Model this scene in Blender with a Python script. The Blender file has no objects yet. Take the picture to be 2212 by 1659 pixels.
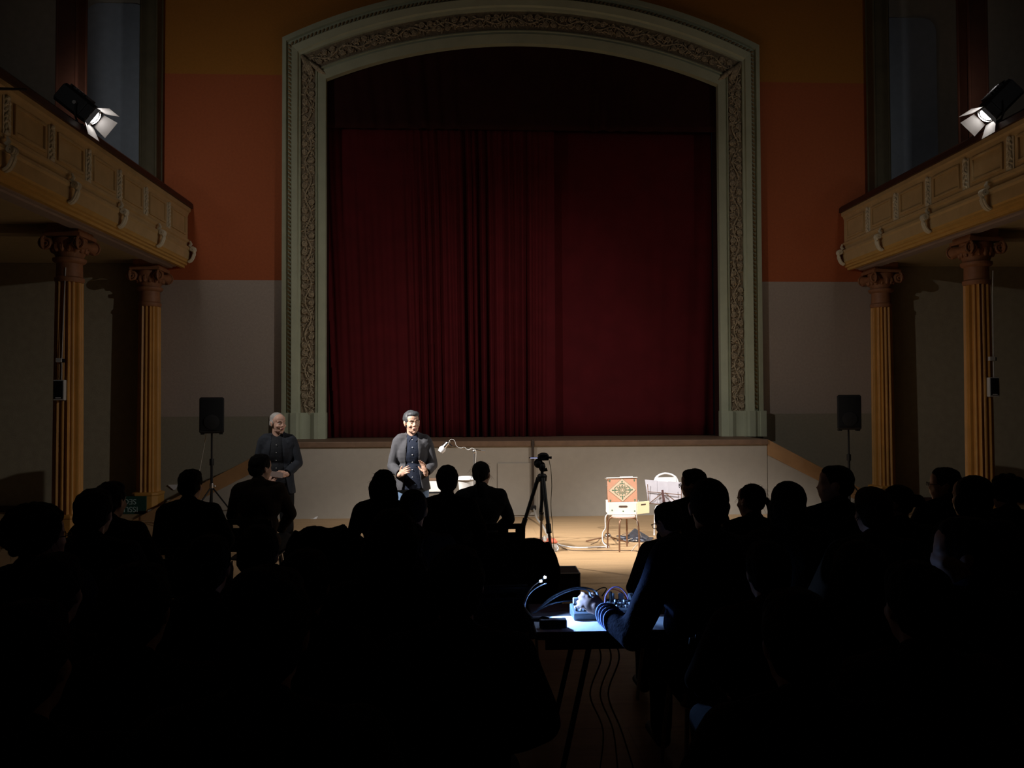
import bpy, bmesh, math, random
import numpy as np
from mathutils import Vector, Matrix, noise

sc = bpy.context.scene
col = sc.collection
random.seed(7)
rng = np.random.default_rng(7)
PI = math.pi

# ------------------------------------------------------------------ camera
F = 1744.8
CP = np.array([-0.864, -14.538, 1.85])
YAW, PITCH, ROLL = 0.0461, 0.0244, -0.0041
cy, sy = math.cos(YAW), math.sin(YAW)
FWD = np.array([sy*math.cos(PITCH), cy*math.cos(PITCH), math.sin(PITCH)])
_r = np.array([cy, -sy, 0.0]); _u = np.cross(_r, FWD)
RGT = _r*math.cos(ROLL) + _u*math.sin(ROLL)
UPV = -_r*math.sin(ROLL) + _u*math.cos(ROLL)
cam_d = bpy.data.cameras.new('camera'); cam = bpy.data.objects.new('camera', cam_d); col.objects.link(cam)
cam.matrix_world = Matrix(((RGT[0], UPV[0], -FWD[0], CP[0]), (RGT[1], UPV[1], -FWD[1], CP[1]),
                           (RGT[2], UPV[2], -FWD[2], CP[2]), (0, 0, 0, 1)))
cam_d.sensor_width = 36; cam_d.lens = F*36/2212; cam_d.clip_start = .05; cam_d.clip_end = 100
sc.camera = cam

def ray(px, py):
    return FWD + RGT*((px-1106)/F) - UPV*((py-829.5)/F)
def at_y(px, py, Y):
    d = ray(px, py); return CP + d*((Y-CP[1])/d[1])
def at_z(px, py, Z):
    d = ray(px, py); return CP + d*((Z-CP[2])/d[2])
def at_x(px, py, X):
    d = ray(px, py); return CP + d*((X-CP[0])/d[0])
def s2y(s):                       # pixels per metre -> y of that distance
    return CP[1] + F/s

# ------------------------------------------------------------------ world, lights, exposure
w = bpy.data.worlds.new('world'); sc.world = w; w.use_nodes = True
w.node_tree.nodes['Background'].inputs[0].default_value = (0.02, 0.022, 0.03, 1)
w.node_tree.nodes['Background'].inputs[1].default_value = 0.05
sc.view_settings.view_transform = 'Standard'; sc.view_settings.look = 'None'
sc.view_settings.gamma = 1; sc.view_settings.use_curve_mapping = False
sc.view_settings.exposure = 0.0

FIX_L = Vector((-5.93, -3.95, 5.70)); FIX_R = Vector((5.93, -4.42, 5.72))
AIM_L = Vector((0.8, -4.0, 0.35)); AIM_R = Vector((0.5, -4.1, 0.3))
def spot(name, loc, aim, power, deg, blend, color, size=.06):
    d = bpy.data.lights.new(name, 'SPOT'); d.energy = power; d.spot_size = math.radians(deg)
    d.spot_blend = blend; d.color = color; d.shadow_soft_size = size
    o = bpy.data.objects.new(name, d); col.objects.link(o); o.location = loc
    o.rotation_euler = (Vector(aim)-Vector(loc)).to_track_quat('-Z', 'Y').to_euler()
    return o
def lamp_pos(loc, aim, dist=.36):
    return Vector(loc) + (Vector(aim)-Vector(loc)).normalized()*dist
COOL = (1.0, .95, .90)
KEY_L = Vector((-5.93, -7.7, 5.70)); KEY_R = Vector((5.93, -7.9, 5.72)); AIM_K = Vector((.45, -3.9, .45))  # KEY pair: unseen rear spotlights added to light the performers' fronts
spot('spot_beam', lamp_pos(FIX_L, AIM_L), AIM_L, 1500, 28, .9, COOL)
spot('spot_beam', lamp_pos(FIX_R, AIM_R), AIM_R, 1700, 27, .9, COOL)
spot('spot_beam', lamp_pos(KEY_L, AIM_K), AIM_K, 4500, 28, .8, COOL)
spot('spot_beam', lamp_pos(KEY_R, AIM_K), AIM_K, 2000, 28, .8, COOL)
# added wide fill spots at the rear lamps for lower walls and gallery ends
spot('spot_low_fill', lamp_pos(KEY_L, AIM_K), (.6, -2.2, .9), 650, 74, 1, COOL)
spot('spot_low_fill', lamp_pos(KEY_R, AIM_K), (-.6, -2.2, .9), 800, 74, 1, COOL)
spot('spot_wall_fill', KEY_L+Vector((-.1, 0, .24)), (-6.6, 0, 6.4), 70, 70, 1, (1, .97, .95))
spot('spot_wall_fill', KEY_R+Vector((.1, 0, .24)), (6.6, 0, 6.4), 60, 70, 1, (1, .97, .95))
# added wide fill spots above the two visible lamps, lifting the dim walls
spot('spot_wall_fill', FIX_L+Vector((0, 0, .24)), (-4.5, 0, 4.9), 70, 170, 1, (1, .95, .9))
spot('spot_wall_fill', FIX_R+Vector((0, 0, .24)), (4.5, 0, 4.9), 45, 170, 1, (1, .95, .9))

# ------------------------------------------------------------------ materials
def mat(name, c, rough=.7, metal=0, var=0.0, scale=8, bump=0.0, bscale=60, emit=None, estr=0, spec=.5):
    m = bpy.data.materials.new(name); m.use_nodes = True
    nt = m.node_tree; b = nt.nodes['Principled BSDF']
    b.inputs['Base Color'].default_value = (*c, 1); b.inputs['Roughness'].default_value = rough
    b.inputs['Metallic'].default_value = metal; b.inputs['Specular IOR Level'].default_value = spec
    tc = nt.nodes.new('ShaderNodeTexCoord')
    if var:
        n = nt.nodes.new('ShaderNodeTexNoise'); n.inputs['Scale'].default_value = scale; n.inputs['Detail'].default_value = 5
        r = nt.nodes.new('ShaderNodeMapRange'); r.inputs['To Min'].default_value = 1-var; r.inputs['To Max'].default_value = 1+var
        r.inputs['From Min'].default_value = .3; r.inputs['From Max'].default_value = .7
        mx = nt.nodes.new('ShaderNodeVectorMath'); mx.operation = 'SCALE'; mx.inputs[0].default_value = c
        nt.links.new(tc.outputs['Object'], n.inputs['Vector']); nt.links.new(n.outputs['Fac'], r.inputs['Value'])
        nt.links.new(r.outputs[0], mx.inputs['Scale']); nt.links.new(mx.outputs[0], b.inputs['Base Color'])
    if bump:
        n2 = nt.nodes.new('ShaderNodeTexNoise'); n2.inputs['Scale'].default_value = bscale; n2.inputs['Detail'].default_value = 4
        bp = nt.nodes.new('ShaderNodeBump'); bp.inputs['Strength'].default_value = bump; bp.inputs['Distance'].default_value = .01
        nt.links.new(tc.outputs['Object'], n2.inputs['Vector']); nt.links.new(n2.outputs['Fac'], bp.inputs['Height'])
        nt.links.new(bp.outputs[0], b.inputs['Normal'])
    if emit:
        b.inputs['Emission Color'].default_value = (*emit, 1); b.inputs['Emission Strength'].default_value = estr
    return m

def stripe_mat(name, axis, stops, rough=.85, bump=.25, var=.06):
    """paint in flat bands along one axis: stops = [(from, colour), ...]"""
    m = mat(name, stops[0][1], rough, var=0, bump=bump, bscale=90)
    nt = m.node_tree; b = nt.nodes['Principled BSDF']; tc = nt.nodes['Texture Coordinate']
    sep = nt.nodes.new('ShaderNodeSeparateXYZ'); nt.links.new(tc.outputs['Object'], sep.inputs[0])
    prev = None
    for i, (z0, c) in enumerate(stops):
        if prev is None:
            rgb = nt.nodes.new('ShaderNodeRGB'); rgb.outputs[0].default_value = (*c, 1); prev = rgb.outputs[0]; continue
        gt = nt.nodes.new('ShaderNodeMath'); gt.operation = 'GREATER_THAN'; gt.inputs[1].default_value = z0
        nt.links.new(sep.outputs[axis], gt.inputs[0])
        mx = nt.nodes.new('ShaderNodeMix'); mx.data_type = 'RGBA'; mx.inputs['B'].default_value = (*c, 1)
        nt.links.new(gt.outputs[0], mx.inputs['Factor']); nt.links.new(prev, mx.inputs['A']); prev = mx.outputs['Result']
    n = nt.nodes.new('ShaderNodeTexNoise'); n.inputs['Scale'].default_value = 25; n.inputs['Detail'].default_value = 6
    r = nt.nodes.new('ShaderNodeMapRange'); r.inputs['From Min'].default_value = .3; r.inputs['From Max'].default_value = .7
    r.inputs['To Min'].default_value = 1-var; r.inputs['To Max'].default_value = 1+var
    sm = nt.nodes.new('ShaderNodeVectorMath'); sm.operation = 'SCALE'
    nt.links.new(tc.outputs['Object'], n.inputs['Vector']); nt.links.new(n.outputs['Fac'], r.inputs['Value'])
    nt.links.new(prev, sm.inputs[0]); nt.links.new(r.outputs[0], sm.inputs['Scale']); nt.links.new(sm.outputs[0], b.inputs['Base Color'])
    return m

M = {}
M['end_wall'] = stripe_mat('end_wall_paint', 2, [(0, (.30, .27, .20)), (1.6457, (.42, .345, .29)), (4.0678, (.44, .108, .034)), (7.766, (.42, .165, .022))])
M['aisle_wall'] = mat('aisle_wall_paint', (.40, .345, .24), .85, var=.07, bump=.25)
M['gallery_wall'] = mat('gallery_wall_paint', (.42, .38, .32), .85, var=.07, bump=.2)
M['blue_grey'] = mat('blue_grey_blind', (.34, .39, .46), .8, var=.06, bump=.15)
M['dark_wall'] = mat('dark_wall_paint', (.10, .09, .07), .9, var=.1)
M['ceiling'] = mat('ceiling_plaster', (.16, .14, .10), .9, var=.05)
M['soffit'] = mat('soffit_plaster', (.52, .41, .24), .85, var=.05, bump=.1)
M['soffit_band'] = mat('soffit_band_mauve', (.42, .34, .32), .8, var=.05)
M['parapet'] = mat('parapet_cream', (.60, .43, .21), .7, var=.08, scale=5, bump=.15, bscale=40)
M['parapet_gold'] = mat('moulding_gold', (.62, .38, .11), .6, var=.06)
M['plaster_white'] = mat('ornament_offwhite', (.72, .66, .50), .7, var=.12, scale=20)
M['rail'] = mat('handrail_dark_wood', (.055, .022, .015), .45, var=.2, scale=3)
M['column'] = mat('column_ochre', (.55, .27, .06), .5, var=.12, scale=3, bump=.1)
M['capital'] = mat('capital_brown', (.30, .13, .06), .6, var=.15, scale=12)
M['pillar'] = mat('pillar_dark_red', (.06, .022, .013), .85, spec=.15, var=.15, scale=4)
M['pillar_olive'] = mat('pillar_dark_olive', (.09, .075, .04), .7, var=.15, scale=4)
M['frame'] = mat('proscenium_sage', (.44, .465, .33), .75, var=.06, scale=4, bump=.12)
M['carving'] = mat('proscenium_carving', (.40, .32, .21), .8, var=.45, scale=30, bump=.5, bscale=90)
M['rope'] = mat('proscenium_rope', (.33, .22, .10), .7, var=.4, scale=30)
M['curtain'] = mat('curtain_red_velvet', (.088, .0055, .008), .9, var=.12, scale=3, bump=.15, bscale=200, spec=.2)
M['valance'] = mat('valance_dark_velvet', (.035, .010, .009), .95, var=.12, scale=3, spec=.1)
M['stage_front'] = mat('stage_front_grey', (.37, .335, .285), .85, var=.03, bump=.07)
M['lip'] = mat('stage_lip_brown', (.17, .10, .06), .6, var=.15)
M['stair_board'] = mat('stair_board_brown', (.36, .20, .09), .55, var=.12, scale=4)
M['black'] = mat('black_plastic', (.008, .008, .009), .55, spec=.3)
M['black_soft'] = mat('black_cloth', (.010, .010, .011), .95, bump=.3, spec=.1)
M['chair'] = mat('chair_plastic_black', (.008, .008, .009), .6, spec=.2)
M['metal'] = mat('steel_tube', (.45, .42, .40), .3, .9)
M['chrome'] = mat('bright_chrome', (.8, .8, .82), .18, 1)
M['brown_tube'] = mat('brown_steel_tube', (.22, .12, .07), .35, .5)
M['white'] = mat('white_paint', (.78, .78, .80), .45)
M['grey_light'] = mat('pale_grey', (.55, .54, .52), .6, var=.05)
M['grille'] = mat('speaker_grille', (.007, .0075, .009), .8, spec=.2, bump=.4, bscale=400)

def floor_mat():
    m = mat('floor_tan_linoleum', (.48, .315, .165), .55, bump=.06, bscale=20)
    nt = m.node_tree; b = nt.nodes['Principled BSDF']; tc = nt.nodes['Texture Coordinate']
    mp = nt.nodes.new('ShaderNodeMapping'); mp.inputs['Scale'].default_value = (.8, 14, 1)
    n = nt.nodes.new('ShaderNodeTexNoise'); n.inputs['Scale'].default_value = 1.4; n.inputs['Detail'].default_value = 7
    n3 = nt.nodes.new('ShaderNodeTexNoise'); n3.inputs['Scale'].default_value = 50; n3.inputs['Detail'].default_value = 3
    br = nt.nodes.new('ShaderNodeTexBrick'); br.inputs['Color1'].default_value = (.43, .282, .15, 1); br.inputs['Color2'].default_value = (.405, .263, .138, 1)
    br.inputs['Mortar'].default_value = (.34, .22, .115, 1); br.inputs['Scale'].default_value = 1; br.inputs['Mortar Size'].default_value = .004
    br.inputs['Brick Width'].default_value = 2.4; br.inputs['Row Height'].default_value = .62
    r = nt.nodes.new('ShaderNodeMapRange'); r.inputs['From Min'].default_value = .3; r.inputs['From Max'].default_value = .7
    r.inputs['To Min'].default_value = .86; r.inputs['To Max'].default_value = 1.12
    sm = nt.nodes.new('ShaderNodeVectorMath'); sm.operation = 'SCALE'
    add = nt.nodes.new('ShaderNodeMath'); add.operation = 'MULTIPLY_ADD'; add.inputs[1].default_value = .4
    nt.links.new(tc.outputs['Object'], mp.inputs['Vector']); nt.links.new(mp.outputs[0], n.inputs['Vector'])
    nt.links.new(tc.outputs['Object'], n3.inputs['Vector']); nt.links.new(tc.outputs['Object'], br.inputs['Vector'])
    nt.links.new(n3.outputs['Fac'], add.inputs[0]); 
    sub = nt.nodes.new('ShaderNodeMath'); sub.operation = 'SUBTRACT'; sub.inputs[1].default_value = .2
    nt.links.new(n.outputs['Fac'], sub.inputs[0]); nt.links.new(sub.outputs[0], add.inputs[2])
    nt.links.new(add.outputs[0], r.inputs['Value']); nt.links.new(br.outputs['Color'], sm.inputs[0])
    nt.links.new(r.outputs[0], sm.inputs['Scale']); nt.links.new(sm.outputs[0], b.inputs['Base Color'])
    return m
M['floor'] = floor_mat()

# ------------------------------------------------------------------ mesh helpers
class MB:
    def __init__(s): s.v = []; s.f = []
    def add(s, vs, fs):
        o = len(s.v); s.v += [tuple(map(float, p)) for p in vs]; s.f += [tuple(i+o for i in f) for f in fs]; return s
    def box(s, c, d, R=None):
        c = np.array(c, float); h = np.array(d, float)/2
        pts = np.array([(x, y, z) for x in (-1, 1) for y in (-1, 1) for z in (-1, 1)])*h
        if R is not None: pts = pts@np.array(R).T
        return s.add(pts+c, [(0, 1, 3, 2), (4, 6, 7, 5), (0, 4, 5, 1), (2, 3, 7, 6), (0, 2, 6, 4), (1, 5, 7, 3)])
    def tube(s, path, r, n=8, flat=1.0, closed=True):
        P = [np.array(p, float) for p in path]; m = len(P)
        R = [r]*m if np.isscalar(r) else list(r)
        up = None; vs = []
        for i, p in enumerate(P):
            t = P[min(i+1, m-1)]-P[max(i-1, 0)]; t = t/(np.linalg.norm(t)+1e-12)
            if up is None:
                a = np.array([0, 0, 1.]) if abs(t[2]) < .9 else np.array([0, 1., 0]); up = np.cross(np.cross(t, a), t)
            up = up - t*(up@t); up /= (np.linalg.norm(up)+1e-12); b = np.cross(t, up)
            for k in range(n):
                a = 2*PI*k/n; vs.append(p+(up*math.cos(a)*flat+b*math.sin(a))*R[i])
        fs = [(i*n+k, i*n+(k+1) % n, (i+1)*n+(k+1) % n, (i+1)*n+k) for i in range(m-1) for k in range(n)]
        if closed: fs += [tuple(range(n-1, -1, -1)), tuple((m-1)*n+k for k in range(n))]
        return s.add(vs, fs)
    def ball(s, c, r, R=None, n=12, m=8):
        r = np.array([r]*3 if np.isscalar(r) else r, float); vs = [(0, 0, 1)]
        for i in range(1, m):
            a = PI*i/m
            vs += [(math.sin(a)*math.cos(2*PI*k/n), math.sin(a)*math.sin(2*PI*k/n), math.cos(a)) for k in range(n)]
        vs.append((0, 0, -1)); V = np.array(vs)*r
        if R is not None: V = V@np.array(R).T
        V = V+np.array(c)
        fs = [(0, 1+k, 1+(k+1) % n) for k in range(n)]
        for i in range(m-2): fs += [(1+i*n+k, 1+(i+1)*n+k, 1+(i+1)*n+(k+1) % n, 1+i*n+(k+1) % n) for k in range(n)]
        L = len(vs)-1; fs += [(L, 1+(m-2)*n+(k+1) % n, 1+(m-2)*n+k) for k in range(n)]
        return s.add(V, fs)
    def lathe(s, prof, n=24, c=(0, 0, 0), axis=2, cap=True):
        vs = []; m = len(prof)
        for r, z in prof:
            for k in range(n):
                a = 2*PI*k/n; p = [r*math.cos(a), r*math.sin(a), z]
                if axis == 1: p = [p[0], p[2], p[1]]
                if axis == 0: p = [p[2], p[0], p[1]]
                vs.append([p[j]+c[j] for j in range(3)])
        fs = [(i*n+k, i*n+(k+1) % n, (i+1)*n+(k+1) % n, (i+1)*n+k) for i in range(m-1) for k in range(n)]
        if cap: fs += [tuple(range(n-1, -1, -1)), tuple((m-1)*n+k for k in range(n))]
        return s.add(vs, fs)
    def loft(s, rings, cap=True, loop=True):
        n = len(rings[0]); m = len(rings); vs = [p for r in rings for p in r]
        kk = n if loop else n-1
        fs = [(i*n+k, i*n+(k+1) % n, (i+1)*n+(k+1) % n, (i+1)*n+k) for i in range(m-1) for k in range(kk)]
        if cap: fs += [tuple(range(n-1, -1, -1)), tuple((m-1)*n+k for k in range(n))]
        return s.add(vs, fs)
    def prism(s, poly, a, b, axis=1):
        """poly in the two other axes, extruded from a to b along axis"""
        def mk(p, t):
            q = list(p); q.insert(axis, t); return q
        n = len(poly); vs = [mk(p, a) for p in poly]+[mk(p, b) for p in poly]
        fs = [tuple(range(n)), tuple(range(2*n-1, n-1, -1))]+[(k, n+k, n+(k+1) % n, (k+1) % n) for k in range(n)]
        return s.add(vs, fs)
    def mesh(s, name):
        me = bpy.data.meshes.new(name); me.from_pydata(s.v, [], s.f); me.validate()
        bm = bmesh.new(); bm.from_mesh(me); bmesh.ops.recalc_face_normals(bm, faces=bm.faces); bm.to_mesh(me); bm.free()
        return me
    def build(s, name, m, parent=None, smooth=True, bevel=0):
        return link(s.mesh(name), name, m, parent, smooth, bevel)

def link(me, name, m, parent=None, smooth=True, bevel=0):
    o = bpy.data.objects.new(name, me); col.objects.link(o)
    if m is not None: me.materials.clear(); me.materials.append(m)
    if smooth:
        me.polygons.foreach_set('use_smooth', [True]*len(me.polygons))
        try: me.set_sharp_from_angle(angle=math.radians(38))
        except Exception: pass
    if parent is not None: o.parent = parent
    if bevel:
        b = o.modifiers.new('bevel', 'BEVEL'); b.width = bevel; b.segments = 2; b.limit_method = 'ANGLE'
    return o
def thing(name, label, cat, loc=(0, 0, 0), rz=0, group=None):
    o = bpy.data.objects.new(name, None); col.objects.link(o); o.location = tuple(loc); o.rotation_euler = (0, 0, rz)
    o['label'] = label; o['category'] = cat
    if group: o['group'] = group
    return o
def tag(o, label, cat, group=None):
    o['label'] = label; o['category'] = cat
    if group: o['group'] = group
    return o
def struct(o): o['kind'] = 'structure'; return o
def rel(P, base): return np.array(P)-np.array(base)
def arc(p0, p1, p2, n=10):      # quadratic curve
    p0, p1, p2 = map(lambda q: np.array(q, float), (p0, p1, p2))
    return [(1-t)**2*p0+2*t*(1-t)*p1+t*t*p2 for t in np.linspace(0, 1, n)]
def smoothpath(pts, sub=6):     # Catmull-Rom
    P = [np.array(p, float) for p in pts]; P = [2*P[0]-P[1]]+P+[2*P[-1]-P[-2]]; out = []
    for i in range(1, len(P)-2):
        for t in np.linspace(0, 1, sub, endpoint=False):
            a, b, c, d = P[i-1:i+3]
            out.append(.5*((2*b)+(-a+c)*t+(2*a-5*b+4*c-d)*t*t+(-a+3*b-3*c+d)*t**3))
    out.append(P[-2]); return out

# ------------------------------------------------------------------ room shell
b = MB().box((0, -7.5, -.05), (20.4, 19, .1)); struct(b.build('floor', M['floor'], smooth=False))
b = MB().box((0, -7.5, 10.75), (20.4, 19, .1)); struct(b.build('ceiling', M['ceiling'], smooth=False))
b = MB().box((0, -16.9, 5.35), (20.4, .2, 10.7)); struct(b.build('wall_back', M['dark_wall'], smooth=False))
for sx, nm in ((-1, 'wall_left'), (1, 'wall_right')):
    b = MB().box((sx*10.1, -7.5, 5.35), (.2, 19, 10.7)); struct(b.build(nm, M['dark_wall'], smooth=False))

XC = 0.045                                # centre line of the proscenium
W_OUT, W_IN = 4.318, 3.556
def arch(f):                              # f: 0 outer edge .. 1 inner edge
    return W_OUT+(W_IN-W_OUT)*f, 8.40+(7.68-8.40)*f, 1.02+(.70-1.02)*f
def archz(x, f):
    wd, zc, sg = arch(f); R = (wd*wd+sg*sg)/(2*sg)
    return zc+sg-R+math.sqrt(max(R*R-x*x, 0))
def band(x0, x1, z0, z1f, y0=0, y1=.35, n=1):
    pass
b = MB()
for s_ in (-1, 1):
    x0, x1 = sorted((XC+s_*(W_IN+.05), s_*6.62)); b.box(((x0+x1)/2, .175, 5.35), (x1-x0, .35, 10.7))
xs = np.linspace(-(W_IN+.05), W_IN+.05, 41)
for i in range(40):
    xa, xb = xs[i], xs[i+1]; za, zb = archz(xa*.985, 1)+.05, archz(xb*.985, 1)+.05
    b.add([(XC+xa, 0, za), (XC+xb, 0, zb), (XC+xb, 0, 10.7), (XC+xa, 0, 10.7),
           (XC+xa, .35, za), (XC+xb, .35, zb), (XC+xb, .35, 10.7), (XC+xa, .35, 10.7)],
          [(0, 1, 2, 3), (5, 4, 7, 6), (0, 4, 5, 1), (3, 2, 6, 7)])
struct(b.build('wall_front', M['end_wall'], smooth=False))
for s_ in (-1, 1):
    side = 'left' if s_ < 0 else 'right'
    b = MB().box((s_*8.31, .175, 2.2), (3.38, .35, 4.4)); struct(b.build('wall_aisle_'+side, M['aisle_wall'], smooth=False))
    b = MB().box((s_*8.31, .175, 7.55), (3.38, .35, 6.3)); struct(b.build('wall_gallery_'+side, M['gallery_wall'], smooth=False))
    # blocked arched window above the gallery: blue-grey blind in a shallow frame
    x0, x1 = 6.66, 7.74; pts = [(x0, 4.9), (x1, 4.9), (x1, 8.75)]
    pts += [(x1-.25+.25*math.cos(a), 8.75+.25*math.sin(a)) for a in np.linspace(0, PI/2, 7)][1:]
    pts += [(x0+.25-.25*math.cos(a), 8.75+.25*math.sin(a)) for a in np.linspace(PI/2, 0, 7)]
    pts = [(s_*p[0], p[1]) for p in pts]
    o = struct(MB().prism(pts, -.035, 0.0, 1).build('window_'+('1' if s_ < 0 else '2'), M['blue_grey'], smooth=False))
# dark skirting under the aisle walls
for s_ in (-1, 1):
    b = MB().box((s_*8.1, -.02, .05), (3.0, .04, .1)); struct(b.build('baseboard_'+('left' if s_ < 0 else 'right'), M['rail'], smooth=False))

# ------------------------------------------------------------------ proscenium frame
def path_pt(f, t):
    """t 0..1 up the left leg, 1..2 over the arch, 2..3 down the right leg -> x, z"""
    wd, zc, sg = arch(f); zb = 1.24
    if t <= 1: return XC-wd, zb+(zc-zb)*t
    if t >= 2: return XC+wd, zc+(zb-zc)*(t-2)
    x = -wd+2*wd*(t-1); return XC+x, archz(x, f)
TS = list(np.linspace(0, 1, 8))+list(np.linspace(1, 2, 49))+list(np.linspace(2, 3, 8))
def sweep(b, prof, ts=TS, tmap=None):
    """prof: list of (f, y)"""
    rings = []
    for t in ts:
        rings.append([(path_pt(f, t)[0], y, path_pt(f, t)[1]) for f, y in prof])
    return b.loft(rings, cap=True)
fr = thing('trim_1', 'sage-green carved plaster frame arching around the red curtain', 'frame'); fr['kind'] = 'structure'; fr.name = 'trim_1'
tlo = .065   # top of the plinth along the leg
ts2 = [tlo]+[t for t in TS if tlo < t < 3-tlo]+[3-tlo]
b = MB()
sweep(b, [(0, .0), (0, -.12), (.09, -.13), (.10, -.07), (.22, -.07), (.225, -.16), (.24, -.175), (.36, -.15), (.38, -.11), (.42, -.10), (.425, -.05),
          (.76, -.05), (.765, -.09), (.79, -.10), (.80, -.07), (.83, -.07), (.84, -.10), (1, -.08), (1, .05), (.97, .05), (.97, .0)], ts2)
b.build('moulding', M['frame'], fr)
for s_ in (-1, 1):
    pl = MB(); wd = W_OUT-W_IN
    xo = XC+s_*(W_OUT+.04); xi = XC+s_*(W_IN-.012)
    def X(f): return XC+s_*(W_OUT-wd*f)
    prof = [(xo, 0), (xo, -.16), (X(.09), -.17), (X(.1), -.15), (X(.22), -.16), (X(.225), -.19), (X(.36), -.19), (X(.4), -.15), (X(.44), -.15),
            (X(.46), -.12)]+[(X(.46+.28*t), -.12+.03*math.sin(PI*t)) for t in np.linspace(.1, .9, 6)]+[(X(.75), -.12), (X(.76), -.16), (X(.84), -.16), (X(.85), -.14), (xi, -.12), (xi, .05), (X(.9), .05), (X(.9), 0)]
    zt = 1.24+(arch(0)[1]-1.24)*tlo
    pl.loft([[(x, y, z) for x, y in prof] for z in (1.24, zt)]); pl.build('plinth', M['frame'], fr)
sweep(MB(), [(.43, -.05), (.43, -.054), (.755, -.054), (.755, -.05)], ts2).build('frieze_ground', mat('frieze_shade_brown', (.25, .19, .12), .85, var=.3, scale=30), fr)  # darker strip: shade between the leaves put into the colour
for s_ in (-1, 1): MB().box((XC+s_*(W_IN+.028), .2, 4.6), (.044, .30, 6.7)).build('reveal', M['valance'], fr, False)
# rope moulding (twisted beads along the outer groove)
b = MB()
def leg_arch_samples(f, step):
    out = []; T = np.linspace(tlo, 3-tlo, 6000); P = np.array([path_pt(f, t) for t in T]); d = 0; last = P[0]; nxt = 0
    acc = np.concatenate([[0], np.cumsum(np.linalg.norm(np.diff(P, axis=0), axis=1))])
    for q in np.arange(step/2, acc[-1], step):
        i = min(np.searchsorted(acc, q), len(P)-2); tv = P[i+1]-P[i-1]; out.append((P[i], tv/np.linalg.norm(tv), q))
    return out
for p, tv, q in leg_arch_samples(.16, .075):
    a = math.atan2(tv[1], tv[0])+.75; R = [[math.cos(a), 0, -math.sin(a)], [0, 1, 0], [math.sin(a), 0, math.cos(a)]]
    b.ball((p[0], -.075, p[1]), (.046, .03, .019), R, 6, 4)
b.build('rope_moulding', M['rope'], fr)
# carved foliage: winding stem, spiral tendrils and leaves
b = MB(); HW = .115
def frame_at(p, tv, u, v, y):    # u along, v across
    nrm = np.array([-tv[1], tv[0]]); q = p+tv*u+nrm*v; return (q[0], y, q[1])
sam = leg_arch_samples(.595, .05)
stem = []
for p, tv, q in sam: stem.append(frame_at(p, tv, 0, .055*math.sin(q*2*PI/.62), -.075))
b.tube(stem, .014, 6)
for k, (p, tv, q) in enumerate(sam):
    ph = q*2*PI/.62
    if k % 3 == 0:
        sgn = -1 if math.sin(ph) > 0 else 1; cx_ = sgn*.055
        sp = [frame_at(p, tv, r*math.cos(a), cx_+r*math.sin(a)*sgn, -.085) for a, r in zip(np.linspace(0, 4.2*PI, 22), np.linspace(.052, .008, 22))]
        b.tube(sp, [.012]*20+[.014, .012], 5)
        b.ball(frame_at(p, tv, 0, cx_, -.09), (.016, .016, .016), None, 6, 4)
    for _ in range(4):
        u, v = random.uniform(-.03, .03), random.uniform(-HW+.015, HW-.015); a = random.uniform(0, 2*PI); L = random.uniform(.03, .055)
        ta = math.atan2(tv[1], tv[0])+a
        R = np.array([[math.cos(ta), 0, -math.sin(ta)], [0, 1, 0], [math.sin(ta), 0, math.cos(ta)]])
        b.ball(frame_at(p, tv, u, v, -.062), (L, random.uniform(.016, .032), L*.33), R, 6, 4)
b.build('carved_foliage', M['carving'], fr)
# big acanthus leaf folded over each upper corner
b = MB()
for s_ in (-1, 1):
    for j in range(6):
        f0 = .45+.05*j; 
        c0 = path_pt(f0, 1 if s_ < 0 else 2); 
        pts = [(c0[0]+s_*(.02)-s_*.26*t*(1 if j > 2 else .6), -.07-.05*math.sin(PI*t), c0[1]+.05-.34*t*(1.1-.1*j)) for t in np.linspace(0, 1, 7)]
        b.tube(pts, [.012, .03, .034, .032, .026, .018, .006], 6)
b.build('corner_leaf', M['carving'], fr)

# ------------------------------------------------------------------ curtains
def curtain(name, label, x0, x1, z0, z1, Y, folds, amp, m, seed, arch_clip=False):
    r = random.Random(seed); n = int((x1-x0)*90); b = MB(); rows = 14
    ph = []; c = x0
    comps = [(r.uniform(.7, 1.4)*folds, r.uniform(0, 6), r.uniform(.5, 1)) for _ in range(5)]
    xs_ = np.linspace(x0, x1, n); V = []
    for j in range(rows+1):
        z = z1+(z0-z1)*j/rows; g = .35+.65*(j/rows)**.6
        for x in xs_:
            env = .55+.45*math.sin(x*1.7+seed)
            y = sum(math.sin(x*fq*(1+.006*j)+p+.25*math.sin(x*2.1+p))*a for fq, p, a in comps)/2.6
            y = (abs(y)**.8)*(1 if y > 0 else -1)
            V.append((x, Y+amp*g*env*y, z))
    fs = [(j*n+i, j*n+i+1, (j+1)*n+i+1, (j+1)*n+i) for j in range(rows) for i in range(n-1)]
    b.add(V, fs); o = b.build(name, m); so = o.modifiers.new('thickness', 'SOLIDIFY'); so.thickness = .008
    o['label'] = label; o['category'] = 'curtain'; return o
curtain('stage_curtain', 'left dark-red velvet stage curtain hanging in deep narrow folds', -3.58, .62, 1.25, 7.2, .30, 38, .16, M['curtain'], 3)
curtain('stage_curtain', 'right dark-red velvet stage curtain hanging nearly flat in shallow folds', .45, 3.63, 1.25, 7.2, .50, 14, .03, M['curtain'], 8)
curtain('valance', 'very dark pleated valance across the top of the arched stage opening', -3.56, 3.64, 6.86, 8.55, .12, 17, .04, M['valance'], 5)

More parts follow.
